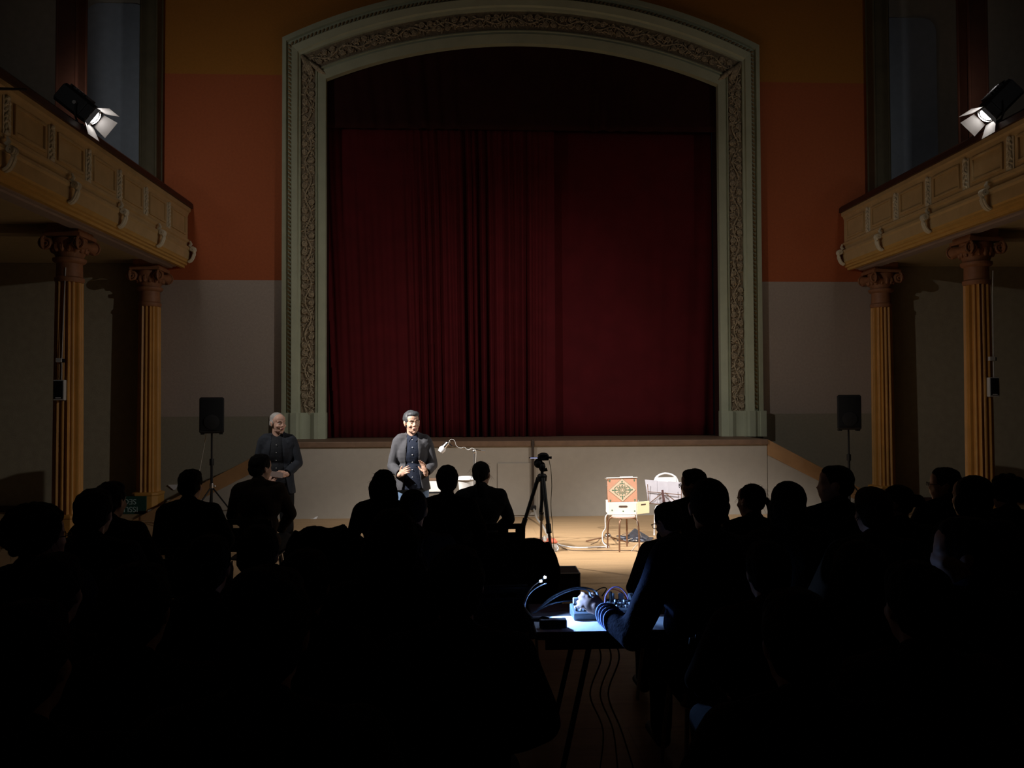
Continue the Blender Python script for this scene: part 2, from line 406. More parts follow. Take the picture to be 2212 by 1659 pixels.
# ------------------------------------------------------------------ stage apron and stairs
st = thing('stage', 'raised stage with pale grey front and brown lip below the curtain', 'stage')
YA = -1.29; HA = 1.243
b = MB().box((0, YA/2+.0, (HA-.09)/2), (7.98, -YA-.02, HA-.09)); b.build('front_panel', M['stage_front'], st, False)
struct(MB().box((XC, .8, HA-.045), (7.18, 1.6, .09)).build('floor_stage', M['lip'], None, False))
b = MB().box((0, (YA-.03)/2, HA-.045), (8.0, -YA+.03, .09)); b.build('stage_lip', M['lip'], st, False, .01)
b = MB()
p = at_y(1075, 1000, YA-.006); q = at_y(1160, 1117, YA-.006)
b.box(((p[0]+q[0])/2, YA-.004, p[2]/2+.01), (q[0]-p[0], .006, p[2]-.03)); b.build('hatch', M['stage_front'], st, False, .003)
for s_ in (-1, 1):
    lab = ('stairs left of the stage behind the standing older man' if s_ < 0 else 'stairs right of the stage with sloping brown board')
    t = thing('staircase', 'closed grey '+lab, 'stairs', (s_*3.995, 0, 0))
    run = 2.15; X0 = s_*.005
    b = MB(); n = 7
    for i in range(n):
        z = HA*(1-(i+1)/(n+1)); xa = run*i/n; xb = run*(i+1)/n
        b.box((s_*(xa+xb)/2, YA+.39, z/2), (xb-xa, .60, z))
    b.build('treads', M['stage_front'], t, False)
    for yy, nm in ((YA+.02, 'near'), (YA+.70, 'far')):
        MB().prism([(X0, 0), (s_*run, 0), (X0, HA-.24)], yy, yy+.06, 1).build('stringer_wall', M['stage_front'], t, False)
        poly = [(X0, HA-.26), (X0, HA+.0), (s_*(run+.22), .0), (s_*(run-.22), .0)]
        MB().prism(poly, yy-.02, yy+.08, 1).build('sloping_board', M['stair_board'], t, False, .006)

# ------------------------------------------------------------------ balconies
def mirror(pts, s_): return [(s_*x, z) for x, z in pts]
Y_END = -16.6
def balcony(s_):
    lab = 'left' if s_ < 0 else 'right'
    t = thing('balcony', 'cream '+lab+' side balcony with panelled parapet and scroll brackets', 'balcony')
    # profile (x outwards positive, z)
    pr = [(5.90, 5.34), (5.90, 5.28), (5.93, 5.26), (5.95, 5.20), (5.95, 4.80), (5.92, 4.78), (5.92, 4.74), (5.95, 4.72), (5.95, 4.66), (5.89, 4.64),
          (5.885, 4.60), (5.91, 4.575), (5.91, 4.42), (5.93, 4.40), (5.93, 4.37), (5.96, 4.36), (5.96, 4.33), (6.0, 4.32), (6.0, 4.28), (6.06, 4.28), (6.10, 4.32), (6.15, 4.32),
          (6.15, 5.34)]
    def sw(poly, y0, y1): return MB().prism(mirror(poly, s_), y0, y1, 1)
    sw(pr[:10]+[(6.15, 4.64), (6.15, 5.34)], -.01, Y_END).build('parapet', M['parapet'], t, False)
    sw(pr[9:13]+[(6.15, 4.42), (6.15, 4.64)], -.01, Y_END).build('cornice', M['parapet'], t, False)
    sw(pr[12:22]+[(6.15, 4.42)], -.01, Y_END).build('gold_moulding', M['parapet_gold'], t, False)
    sw([(6.15, 4.30), (6.15, 4.36), (6.50, 4.36), (6.50, 4.33), (6.42, 4.31), (6.40, 4.28), (6.22, 4.28), (6.2, 4.30)], -.01, Y_END).build('soffit_band', M['soffit_band'], t, False)
    sw([(6.2, 4.36), (6.2, 4.62), (9.98, 4.62), (9.98, 4.36)], -.01, Y_END).build('gallery_floor', M['soffit'], t, False)
    for k in range(1, 5):
        y = -.2-2.79*k; MB().box((s_*8.2, y, 4.30), (3.5, .24, .13)).build('ceiling_beam', M['soffit'], t, False, .01)
    sw([(5.86, 5.34), (5.86, 5.42), (5.90, 5.46), (6.16, 5.46), (6.2, 5.42), (6.2, 5.34)], -.01, Y_END).build('handrail', M['rail'], t, False)
    # recessed panel frames and ornamented pilasters every .93 m
    for k in range(0, 11):
        yc = -.93*k-.465; x = s_*5.95
        b = MB(); y0, y1 = yc-.31, yc+.31
        for (a, c, d) in (((y0+y1)/2, 4.86, (.62, .035)), ((y0+y1)/2, 5.17, (.62, .035))): b.box((x-s_*.012, a, c), (.03, d[0], d[1]))
        for yy in (y0, y1): b.box((x-s_*.012, yy, 5.015), (.03, .035, .345))
        b.build('panel_frame', M['parapet'], t, False, .006)
        if k == 0: continue
        yp = -.93*k; b = MB()
        b.box((x-s_*.005, yp, 5.0), (.012, .15, .42))
        b.tube([(x-s_*.02, yp+.02*math.sin(z*30), z) for z in np.linspace(4.83, 5.19, 12)], .012, 5)
        rr = random.Random(k*7+s_)
        for j in range(13):
            z = 4.82+.37*j/12; sg = 1 if j % 2 else -1; a = rr.uniform(.3, 1.1)*sg
            R = [[1, 0, 0], [0, math.cos(a), -math.sin(a)], [0, math.sin(a), math.cos(a)]]
            b.ball((x-s_*.022, yp+sg*.028, z), (.016, .015, .034), R, 6, 4)
        b.ball((x-s_*.025, yp, 5.2), (.02, .035, .03), None, 8, 5); b.build('carved_pilaster', M['plaster_white'], t)
    # scroll brackets every 1.4 m
    for k in range(0, 9):
        yb = -.06-1.4*k; b = MB()
        def S(pts, r): b.tube([(s_*x, yb, z) for x, z in pts], r, 7, 1.0)
        spir = [(5.84-.045*math.cos(a)*q, 4.60+.045*math.sin(a)*q) for a, q in zip(np.linspace(-1.2, 3.6*PI, 24), np.linspace(1.0, .12, 24))]
        body = [(5.915, 4.38), (5.875, 4.40), (5.84, 4.45), (5.815, 4.52)]
        b.tube([(s_*x, yb, z) for x, z in smoothpath(body+[spir[0]], 5)], .028, 8)
        for dy in (-.035, 0, .035):
            b.tube([(s_*x, yb+dy, z) for x, z in spir], .016, 6)
            b.tube([(s_*x, yb+dy, z) for x, z in smoothpath(body, 4)], .018, 6)
        b.tube([(s_*5.90, yb, 4.66), (s_*5.87, yb, 4.70), (s_*5.89, yb, 4.75)], [.03, .025, .015], 7)
        b.build('scroll_bracket', M['plaster_white'], t)
    return t
balcony(-1); balcony(1)

# ------------------------------------------------------------------ columns
def column(x, y, label):
    t = thing('column', label, 'column', (x, y, 0), 0, None)
    b = MB()
    ped = [(.235, 0), (.235, .06), (.215, .08), (.215, .30), (.225, .31), (.225, .345), (.19, .36)]
    rings = []
    for r, z in ped:
        c = r*.35; P = [(r, -r+c), (r, r-c), (r-c, r), (-r+c, r), (-r, r-c), (-r, -r+c), (-r+c, -r), (r-c, -r)]
        rings.append([(p[0], p[1], z) for p in P])
    b.loft(rings); b.build('pedestal', M['column'], t, False, .006)
    b = MB(); N = 96; rings = []
    for z, s0 in [(.35, 1.05), (.40, 1.0), (1.5, .985), (2.7, .95), (3.58, .92)]:
        ring = []
        for k in range(N):
            a = 2*PI*k/N; q = (a*8/(2*PI)) % 1
            base = .172/ max(abs(math.cos(((a+PI/8) % (PI/4))-PI/8)), .9)
            fl = -.022*(math.sin(PI*min(max((q-.12)/.3, 0), 1))+math.sin(PI*min(max((q-.55)/.3, 0), 1)))+.006*math.cos(2*PI*q*2)
            ring.append(((base+fl)*s0*math.cos(a), (base+fl)*s0*math.sin(a), z))
        rings.append(ring)
    b.loft(rings); b.build('shaft', M['column'], t)
    b = MB().lathe([(.175, 3.56), (.19, 3.58), (.19, 3.62), (.17, 3.64), (.165, 3.82), (.20, 3.84), (.215, 3.86), (.215, 3.89), (.18, 3.90)], 16); b.build('necking', M['capital'], t, True)
    b = MB()
    b.box((0, 0, 4.20), (.50, .50, .05)); b.box((0, 0, 4.245), (.44, .44, .05)); b.lathe([(.17, 3.88), (.19, 3.95), (.235, 4.03), (.22, 4.18)], 20)
    for k in range(16):
        a = 2*PI*k/16; b.ball((.215*math.cos(a), .215*math.sin(a), 4.03), (.035, .035, .07), None, 6, 5)
    for sx in (-1, 1):
        for sy_ in (-1, 1):
            for ax in (0, 1):
                pts = []
                for a, r in zip(np.linspace(PI/2, PI/2-4.4*PI, 30), np.linspace(.095, .012, 30)):
                    u = .215+r*math.cos(a); v = 4.075+r*math.sin(a)
                    pts.append((sx*u, sy_*.235, v) if ax == 0 else (sx*.235, sy_*u, v))
                b.tube(pts, .017, 6)
    for sx in (-1, 1):
        b.lathe([(.05, -.22), (.085, -.2), (.06, -.08), (.05, 0), (.06, .08), (.085, .2), (.05, .22)], 12, (sx*.215, 0, 4.075), 1)
    b.build('capital', M['capital'], t)
    b = MB().box((0, 0, 4.31), (.42, .42, .10)); b.build('abacus', M['capital'], t, False)
    return t
for s_ in (-1, 1):
    sd = 'left' if s_ < 0 else 'right'
    cols = [column(s_*6.51, -.24, f'ochre fluted column under the {sd} balcony, against the stage wall'),
            column(s_*6.51, -3.03, f'ochre fluted column under the {sd} balcony carrying the small wall speaker')]
    for k, yy in enumerate((-.24, -3.03)):
        wh = ('by the stage wall', 'behind the spotlight')[k]
        t = thing('pillar', f'dark upper pillar on the {sd} gallery {wh}', 'pillar', (s_*6.51, yy, 4.62))
        m_ = M['pillar_olive'] if k == 0 else M['pillar']
        MB().box((0, 0, 2.99), (.27, .27, 5.98)).build('shaft', m_, t, False, .01)
        bb = MB()
        for sx in (-1, 1): 
            for sy_ in (-1, 1): bb.tube([(sx*.13, sy_*.13, .3), (sx*.13, sy_*.13, 5.95)], .025, 8)
        bb.build('corner_bead', m_, t); MB().box((0, 0, .12), (.36, .36, .24)).build('base', m_, t, False, .01)

# ------------------------------------------------------------------ voxel-joined solids
def blob(mb, voxel, name='solid', smooth=2, disp=0, dscale=12, cut=None, keep=True):
    me = mb.mesh(name); o = bpy.data.objects.new(name, me); col.objects.link(o)
    r = o.modifiers.new('r', 'REMESH'); r.mode = 'VOXEL'; r.voxel_size = voxel; r.use_smooth_shade = True
    if smooth:
        sm = o.modifiers.new('s', 'SMOOTH'); sm.iterations = smooth; sm.factor = .5
    dg = bpy.context.evaluated_depsgraph_get(); ev = o.evaluated_get(dg)
    out = bpy.data.meshes.new_from_object(ev); bpy.data.objects.remove(o); bpy.data.meshes.remove(me)
    if disp:
        n = len(out.vertices); co = np.empty(n*3); out.vertices.foreach_get('co', co); co = co.reshape(-1, 3)
        no = np.empty(n*3); out.vertices.foreach_get('normal', no); no = no.reshape(-1, 3)
        d = np.array([noise.noise(Vector((p*np.array([dscale, dscale, dscale*.55])).tolist())) for p in co])
        co += no*d[:, None]*disp; out.vertices.foreach_set('co', co.ravel()); out.update()
    if cut is not None:
        bm = bmesh.new(); bm.from_mesh(out)
        bmesh.ops.delete(bm, geom=[v for v in bm.verts if cut(v.co)], context='VERTS')
        for _ in range(14):
            new = {}
            for v in bm.verts:
                if v.is_boundary:
                    nb = [e.other_vert(v).co for e in v.link_edges if e.is_boundary]
                    if nb: new[v] = v.co*.4+sum(nb, Vector())/len(nb)*.6
            for v, c_ in new.items(): v.co = c_
        bm.to_mesh(out); bm.free()
    return out

def rot(ax, a):
    return np.array(Matrix.Rotation(a, 3, ax))
def capsule(b, p0, p1, r0, r1, n=10):
    p0, p1 = np.array(p0, float), np.array(p1, float); d = p1-p0; L = np.linalg.norm(d)+1e-9; d = d/L
    path = []; R = []
    for a in (0.05, .4, .8, 1.2): path.append(p0-d*r0*math.cos(a)); R.append(r0*math.sin(a))
    for t in (0, .33, .66, 1): path.append(p0+(p1-p0)*t); R.append(r0+(r1-r0)*t)
    for a in (1.2, .8, .4, .05): path.append(p1+d*r1*math.cos(a)); R.append(r1*math.sin(a))
    b.tube(path, R, n)
def hand(b, wrist, d, side, k=1.0, curls=(.35, .4, .45, .5), spread=.12, inf=0, thumb=(.75, .55, .35), left=False):
    """d: finger direction, side: thumb side"""
    d = np.array(d, float); d /= np.linalg.norm(d); s = np.array(side, float); s -= d*(s@d); s /= np.linalg.norm(s); n = np.cross(d, s)*(-1 if left else 1)
    w = np.array(wrist, float)
    R = np.stack([s, d, n], 1)
    b.ball(w+d*.048*k, (.041*k+inf, .052*k+inf, .016*k+inf), R, 12, 8)
    capsule(b, w-d*.02*k, w+d*.03*k, .026*k+inf, .024*k+inf)
    for i, (off, ln) in enumerate(zip((.030, .010, -.011, -.030), (.072, .080, .074, .058))):
        p = w+(d*.088+s*off)*k; dr = d+s*spread*(1.5-i)*.5; dr /= np.linalg.norm(dr); c = curls[i]
        for j, fr_ in enumerate((.42, .32, .26)):
            a = c*(j+.4); q = dr*math.cos(a)-n*math.sin(a); p2 = p+q*ln*fr_*k
            capsule(b, p, p2, (.0092-.0008*j)*k+inf, (.0086-.001*j)*k+inf, 8); p = p2
    p = w+(d*.02+s*.030)*k; q = s*thumb[0]+d*thumb[1]-n*thumb[2]; q /= np.linalg.norm(q); p2 = p+q*.040*k
    capsule(b, p, p2, .014*k+inf, .0105*k+inf, 8); q2 = q*.6+d*.8; q2 /= np.linalg.norm(q2); capsule(b, p2, p2+q2*.032*k, .0105*k+inf, .008*k+inf, 8)

SKIN = mat('skin', (.60, .36, .27), .55, var=.04, scale=15)
SKIN_Y = mat('skin_warm', (.66, .40, .29), .5, var=.04, scale=15)
LIPS = mat('lips', (.42, .17, .15), .5); EYEW = mat('eye_white', (.7, .68, .66), .3); IRIS = mat('iris_dark', (.03, .02, .015), .2)
HAIR_DK = mat('hair_dark', (.010, .009, .009), .85, spec=.15, var=.3, scale=40, bump=.5, bscale=150)
HAIR_BR = mat('hair_brown', (.04, .025, .015), .85, spec=.15, var=.3, scale=40, bump=.5, bscale=150)
HAIR_GR = mat('hair_grey', (.38, .36, .34), .6, var=.15, scale=40, bump=.4, bscale=150)
HAIR_DG = mat('hair_dark_grey', (.050, .054, .060), .5, var=.2, scale=40, bump=.4, bscale=150)
CL = [mat('cloth_black', (.014, .014, .015), .95, bump=.2, spec=.1), mat('cloth_navy', (.014, .018, .034), .95, bump=.2, spec=.1),
      mat('cloth_charcoal', (.022, .022, .022), .95, bump=.2, spec=.1), mat('cloth_brown', (.026, .018, .012), .95, bump=.2, spec=.1)]
SHOE = mat('shoe_black', (.012, .011, .01), .5)
GLS = mat('spectacle_frame', (.02, .015, .012), .4)

def head_prims(b, hc, R, h=1.0, inf=0, face=True):
    def T(p): return np.array(hc)+R@(np.array(p)*h)
    def B(c, r, a=0): b.ball(T(c), np.array(r)*h+inf, R@rot('X', a), 16, 12)
    def C(p, q, r0, r1): capsule(b, T(p), T(q), r0*h+inf, r1*h+inf, 8)
    B((0, -.016, .032), (.075, .096, .086)); B((0, .022, -.02), (.064, .070, .088)); B((0, .030, -.075), (.047, .055, .036))
    B((0, .062, -.098), (.022, .022, .018)); B((0, .045, .045), (.060, .046, .055))
    if face:
        C((0, .086, .012), (0, .102, -.024), .0085, .0105); B((.012, .091, -.030), (.009, .010, .007)); B((-.012, .091, -.030), (.009, .010, .007))
        for s_ in (-1, 1):
            C((s_*.012, .086, .024), (s_*.045, .074, .024), .009, .008); B((s_*.040, .060, -.028), (.021, .024, .021))
            B((s_*.076, -.008, -.002), (.009, .020, .032)); B((s_*.083, -.014, .008), (.006, .014, .018))
            B((s_*.040, .02, -.074), (.014, .03, .020))
        B((0, .082, -.060), (.026, .016, .016))
    C((0, -.022, -.06), (0, -.035, -.13), .055, .054)

def hair_prims(b, hc, R, style, h=1.0, rr=random):
    def T(p): return np.array(hc)+R@(np.array(p)*h)
    def B(c, r): b.ball(T(c), np.array(r)*h, R, 14, 10)
    if style == 'short' or style == 'crop':
        e = .006 if style == 'crop' else .013
        B((0, -.024, .042), (.077+e, .094+e, .082+e)); B((0, -.055, -.005), (.070+e, .060+e, .062+e)); B((0, .015, .085), (.058+e, .062, .036+e))
    elif style == 'fringe':
        B((0, -.026, .046), (.088, .102, .090)); B((0, -.055, -.005), (.076, .064, .062)); B((-.008, .042, .088), (.066, .050, .036))
    elif style == 'balding':
        B((0, -.045, -.005), (.083, .068, .052)); 
        for s_ in (-1, 1): B((s_*.068, -.025, .012), (.016, .045, .035))
        B((0, -.03, .05), (.077, .096, .074))
    elif style == 'curly':
        for _ in range(150):
            a = rr.uniform(0, 2*PI); z = rr.uniform(-.6, 1); q = math.sqrt(max(1-z*z, 0))
            x, y = q*math.cos(a), q*math.sin(a)
            if y > .55 and z < .45: continue
            B((x*.100, -.025+y*.105, .03+z*.110), rr.uniform(.018, .030))
        B((0, -.03, .035), (.105, .108, .108))
    elif style in ('long', 'wavy'):
        B((0, -.028, .040), (.090, .105, .094))
        for k in range(11):
            a = PI*(.93+1.14*k/10)+rr.uniform(-.05, .05); x, y = .082*math.cos(a), -.02+.085*math.sin(a)
            wv = .012 if style == 'wavy' else .004
            L = rr.uniform(.22, .30)
            pts = [T((x*(1+.15*t)+wv*math.sin(t*9+k), y*(1+.1*t)-.01*t, .04-L*t)) for t in np.linspace(0, 1, 9)]
            b.tube(pts, [.030, .032, .031, .030, .029, .028, .026, .02, .006], 7)
    elif style == 'bob':
        B((0, -.028, .040), (.092, .108, .094)); B((0, -.045, -.03), (.094, .075, .085))
        for s_ in (-1, 1): B((s_*.074, .0, -.035), (.024, .052, .07))
    elif style in ('tail', 'bun', 'lowtail'):
        B((0, -.024, .042), (.084, .100, .088)); B((0, -.05, .0), (.076, .062, .065))
        if style == 'bun': B((0, -.135, .03), (.042, .042, .042))
        else:
            z0 = .03 if style == 'tail' else -.03
            pts = smoothpath([T((0, -.11, z0)), T((.01, -.15, z0-.02)), T((.025, -.15, z0-.10)), T((.02, -.14, z0-.18)), T((.045, -.13, z0-.22))], 4)
            b.tube(pts, list(np.linspace(.026, .008, len(pts))), 7)

def strands(b, hc, R, h, n, L, rr):
    """loose flyaway hairs round the outline"""
    for _ in range(n):
        a = rr.uniform(0, 2*PI); z = rr.uniform(-.5, 1); q = math.sqrt(1-z*z)
        d = np.array([q*math.cos(a), min(q*math.sin(a), .5), z]); p = np.array([0, -.025, .03])+d*np.array([.09, .102, .095])
        dr = d+np.array([rr.uniform(-.6, .6), rr.uniform(-.6, .6), rr.uniform(-1.4, .1)])
        P = [np.array(hc)+R@((p+dr*L*t+np.array([0, 0, -L*.5*t*t]))*h) for t in np.linspace(0, 1, 5)]
        b.tube(P, [.0012, .0011, .0009, .0007, .0003], 3, closed=False)

def skeleton(sit=True, lean=0.0, side=0.0, tw=0.0):
    if sit:
        J = dict(pel=(0, 0, .56), wai=(0, .0, .72), che=(0, .0, .92), nb=(0, -.012, 1.09), sL=(-.185, -.01, 1.035), sR=(.185, -.01, 1.035),
                 hL=(-.095, .03, .53), hR=(.095, .03, .53), kL=(-.15, .43, .51), kR=(.15, .43, .51), aL=(-.15, .40, .09), aR=(.15, .40, .09),
                 tL=(-.17, .55, .04), tR=(.17, .55, .04))
        piv = .56
    else:
        J = dict(pel=(0, 0, .95), wai=(0, .0, 1.10), che=(0, .0, 1.29), nb=(0, -.012, 1.475), sL=(-.185, -.01, 1.42), sR=(.185, -.01, 1.42),
                 hL=(-.09, .0, .90), hR=(.09, .0, .90), kL=(-.11, .02, .50), kR=(.11, .02, .50), aL=(-.12, -.02, .09), aR=(.12, -.02, .09),
                 tL=(-.15, .13, .04), tR=(.15, .13, .04))
        piv = .95
    J = {k: np.array(v, float) for k, v in J.items()}
    for k in ('wai', 'che', 'nb', 'sL', 'sR'):
        dz = J[k][2]-piv; J[k][1] += dz*math.tan(lean); J[k][0] += dz*math.tan(side)
    for k in ('sL', 'sR'):
        v = J[k]-J['nb']; J[k] = J['nb']+rot('Z', tw)@v
    return J

def torso(b, J, inf, bulk=1.0, low=True):
    def el(c, r): b.ball(c, np.array(r)*np.array([bulk, bulk, 1])+inf, None, 18, 12)
    el(J['pel']+[0, 0, .01], (.165, .125, .115)); el(J['wai'], (.145, .108, .13)); el(J['che']+[0, .005, 0], (.168, .120, .18))
    m = (J['sL']+J['sR'])/2; capsule(b, J['sL']+(m-J['sL'])*.12, J['sR']+(m-J['sR'])*.12, .062+inf, .062+inf, 12)
    for s_ in ('sL', 'sR'):
        capsule(b, J['nb']+[0, -.005, .0], J[s_]*.85+m*.15+[0, 0, .005], .050+inf*.7, .055+inf, 10)
        capsule(b, J['che']+(J[s_]-m)*.35, J[s_]*.8+m*.2-[0, 0, .04], .10+inf, .075+inf, 10)
def arm(b, s_, e, w_, inf, to=1.0):
    s_, e, w_ = map(lambda q: np.array(q, float), (s_, e, w_)); capsule(b, s_, e, .050+inf, .041+inf, 12)
    capsule(b, e, e+(w_-e)*to, .041+inf, .027+inf*1.05+(1-to)*.01, 12)
def leg(b, h, k, a, inf, to=1.0):
    capsule(b, h, k, .085+inf, .056+inf, 12); capsule(b, k, k+(a-k)*to, .056+inf, .038+inf, 12)
    capsule(b, k+(a-k)*.12-[0, .012, 0], k+(a-k)*.45-[0, .015, 0], .052+inf, .048+inf, 10)
def foot(b, a, t, inf=0):
    capsule(b, a-[0, .03, .045], t, .034+inf, .028+inf*.6, 10); capsule(b, a, a-[0, 0, .03], .040+inf, .040+inf, 10)

def person(label, loc, rz, k=1.0, sit=True, lean=.05, side=0, hy=0, hp=0, hr=0, hair='short', hairm=None, top=None, arms=None, vox=.013,
           glasses=False, skin=None, bulk=1.0, flyaway=0, group=None, legm=None, hscale=1.0, hands=None, jacket=.022, tw=0, seed=0, full=True, neckf=0.0, hood=False, sw=1.0, slv=.93):
    rr = random.Random(seed*31+5); top = top or CL[0]; legm = legm or CL[0]; hairm = hairm or HAIR_DK; skin = skin or SKIN
    t = thing('person', label, 'person', loc, rz, group); t.scale = (k, k, k)
    J = skeleton(sit, lean, side, tw); J['sL'][0] *= sw; J['sR'][0] *= sw
    if arms is None:
        arms = [((-.27, .10, .80), (-.12, .33, .63)), ((.27, .10, .80), (.12, .33, .63))] if sit else [((-.27, 0, 1.14), (-.25, .08, .9)), ((.27, 0, 1.14), (.25, .08, .9))]
    if hands is None: hands = [((.4, .9, -.1), (1, 0, .1), (.5, .55, .6, .6)), ((-.4, .9, -.1), (-1, 0, .1), (.5, .55, .6, .6))]
    R = rot('Z', hy)@rot('X', hp)@rot('Y', hr); hs = hscale
    hc = J['nb']+np.array([0, .012+neckf, .02])+R@np.array([0, .02, .128*hs])
    b = MB(); torso(b, J, 0, bulk)
    for (e, w_), sj, hd in zip(arms, ('sL', 'sR'), hands):
        arm(b, J[sj], e, w_, 0); hand(b, w_, hd[0], hd[1], 1, hd[2], thumb=hd[3] if len(hd) > 3 else (.75, .55, .35), left=sj == 'sL')
    for q in 'LR': leg(b, J['h'+q], J['k'+q], J['a'+q], 0); foot(b, J['a'+q], J['t'+q])
    capsule(b, J['nb']-[0, 0, .05], hc-R@np.array([0, .03, .06])*hs, .058, .053, 12)
    head_prims(b, hc, R, hs)
    link(blob(b, vox, smooth=1 if vox < .008 else 2), 'body', skin, t)
    if hair:
        hb = MB(); hair_prims(hb, hc, R, hair, hs, rr); me = blob(hb, min(vox, .009), smooth=1, disp=.006 if hair in ('curly', 'wavy', 'long', 'short') else .003, dscale=45)
        ho = link(me, 'hair', hairm, t)
        if flyaway:
            sb = MB(); strands(sb, hc, R, hs, flyaway*2, .032, rr); sb.build('loose_hair', hairm, ho)
    if full:
        tb = MB(); torso(tb, J, jacket, bulk)
        for (e, w_), sj in zip(arms, ('sL', 'sR')): arm(tb, J[sj], e, w_, jacket*.8, slv)
        capsule(tb, J['nb']+[0, -.02, -.02], J['nb']+[0, -.022, .025], .064+jacket*.6, .058+jacket*.5, 12)
        if hood: tb.ball(J['nb']+[0, -.075, -.01], (.13, .075, .085), None, 14, 10)
        link(blob(tb, max(vox, .011), smooth=2, disp=.012, dscale=9), 'sweater' if not hood else 'hooded_jacket', top, t)
        lb = MB()
        lb.ball(J['pel']-[0, 0, .01], (.178*bulk, .137*bulk, .105), None, 14, 10)
        for q in 'LR': leg(lb, J['h'+q], J['k'+q], J['a'+q], .016, .97)
        link(blob(lb, max(vox, .012), smooth=2, disp=.008, dscale=9), 'trousers', legm, t)
    for q in 'LR':
        fb = MB(); foot(fb, J['a'+q], J['t'+q], .009); link(blob(fb, .011, smooth=1), 'shoe', SHOE, t)
    if glasses:
        def T(p): return hc+R@(np.array(p)*hs)
        g = MB()
        for s_ in (-1, 1):
            g.tube([T((s_*.032+.022*math.cos(a), .106, .002+.017*math.sin(a))) for a in np.linspace(0, 2*PI, 17)], .0022, 5, closed=False)
            g.tube([T((s_*.054, .105, .008)), T((s_*.080, .08, .010)), T((s_*.086, -.005, .006)), T((s_*.084, -.02, -.006))], .0022, 5)
        g.tube([T((-.011, .107, .004)), T((0, .110, .007)), T((.011, .107, .004))], .0022, 5)
        g.build('glasses', GLS, t)
    t['_'] = 0; del t['_']
    return t, J, hc, R

def face_details(t, hc, R, h, brow, skin, lids=True, squint=.6):
    def T(p): return hc+R@(np.array(p)*h)
    for s_ in (-1, 1):
        e = MB(); e.ball(T((s_*.030, .078, .004)), (.0115*h, .009*h, .0085*h*squint), R, 12, 8); eo = e.build('eye', EYEW, t)
        i = MB(); i.ball(T((s_*.030+.002, .0865, .004)), (.0048*h, .002*h, .0048*h*squint), R, 10, 6); i.build('iris', IRIS, eo)
        w_ = MB(); w_.tube([T((s_*.014, .0965, .024)), T((s_*.030, .0925, .029)), T((s_*.047, .081, .025))], [.0025*h, .0034*h, .0015*h], 6); w_.build('eyebrow', brow, t)
    m_ = MB(); m_.tube([T((-.022, .092, -.058)), T((-.009, .1005, -.0545)), T((0, .1000, -.056)), T((.009, .1005, -.0545)), T((.022, .092, -.058))], [.001, .0038, .0036, .0038, .001], 6)
    m_.tube([T((-.020, .092, -.060)), T((0, .1000, -.0655)), T((.020, .092, -.060))], [.001, .0052, .001], 6); m_.build('lips', LIPS, t)

# ------------------------------------------------------------------ the two men on the floor in front of the stage
def ground_xy(px, s): 
    Y = s2y(s); p = at_y(px, 872, Y); return (float(p[0]), float(p[1]), 0.0)

def open_coat(t, J, arms, inf, m, hem, open_w, name, collar_m, vneck, seed=0, vox=.009):
    b = MB(); torso(b, J, inf, 1.0)
    # skirt of the jacket down to the hem
    rings = []
    for z, rx, ry in ((J['wai'][2]+.02, .150, .118), (J['pel'][2]+.02, .172, .135), ((J['pel'][2]+hem)/2, .182, .142), (hem-.02, .188, .146)):
        rings.append([(J['pel'][0]+(rx+inf)*math.cos(a), (ry+inf)*math.sin(a), z) for a in np.linspace(0, 2*PI, 28, endpoint=False)])
    b.loft(rings)
    for (e, w_), sj in zip(arms, ('sL', 'sR')): arm(b, J[sj], e, w_, inf*.95, .95)
    capsule(b, J['nb']+[0, -.015, -.03], J['nb']+[0, -.02, .03], .072, .066, 12)
    neck = J['nb']
    def cut(c):
        x, y, z = c
        if z < hem: return True
        for (e, w_) in arms:                       # open sleeve ends
            e = np.array(e); w_ = np.array(w_); d = (w_-e); L = np.linalg.norm(d); q = (np.array(c)-e)@d/L
            off = np.linalg.norm(np.array(c)-e-d*q/L)
            if q > L*.93 and q < L*1.3 and off < .075: return True
        if math.hypot(x-neck[0], y-neck[1]+.01) < .062 and z > neck[2]+.02: return True
        # front opening
        for (e, w_) in arms:
            e = np.array(e); w_ = np.array(w_); d = (w_-e); L = np.linalg.norm(d); q = np.clip((np.array(c)-e)@d/L, 0, L)
            if np.linalg.norm(np.array(c)-e-d*q/L) < .068: return False
        if y > .03 and abs(x-neck[0]*0-open_w[2]) < np.interp(z, [hem, J['wai'][2], vneck, neck[2]+.02], [open_w[0], open_w[1], open_w[1]*.9, .055]): return True
        return False
    me = blob(b, vox, smooth=2, disp=.014, dscale=11, cut=cut); o = link(me, name, m, t)
    so = o.modifiers.new('cloth_thickness', 'SOLIDIFY'); so.thickness = .006; so.offset = -1
    # collar flaps / lapels
    for s_ in (-1, 1):
        c = MB(); n0 = neck
        A = [n0+[s_*.020, -.075, .045], n0+[s_*.066, -.045, .050], n0+[s_*.074, .020, .032], n0+[s_*.062, .078, -.030]]
        Bq = [n0+[s_*.022, -.098, -.005], n0+[s_*.100, -.065, .004], n0+[s_*.118, .030, -.012], n0+[s_*.125, .098, -.085]]
        rings = []
        for p, q in zip(smoothpath(A, 4), smoothpath(Bq, 4)):
            nrm = np.array([s_*.3, .3, .9])*.006; rings.append([p, q, q+nrm, p+nrm])
        c.loft(rings); c.build('collar', collar_m, o)
    return o

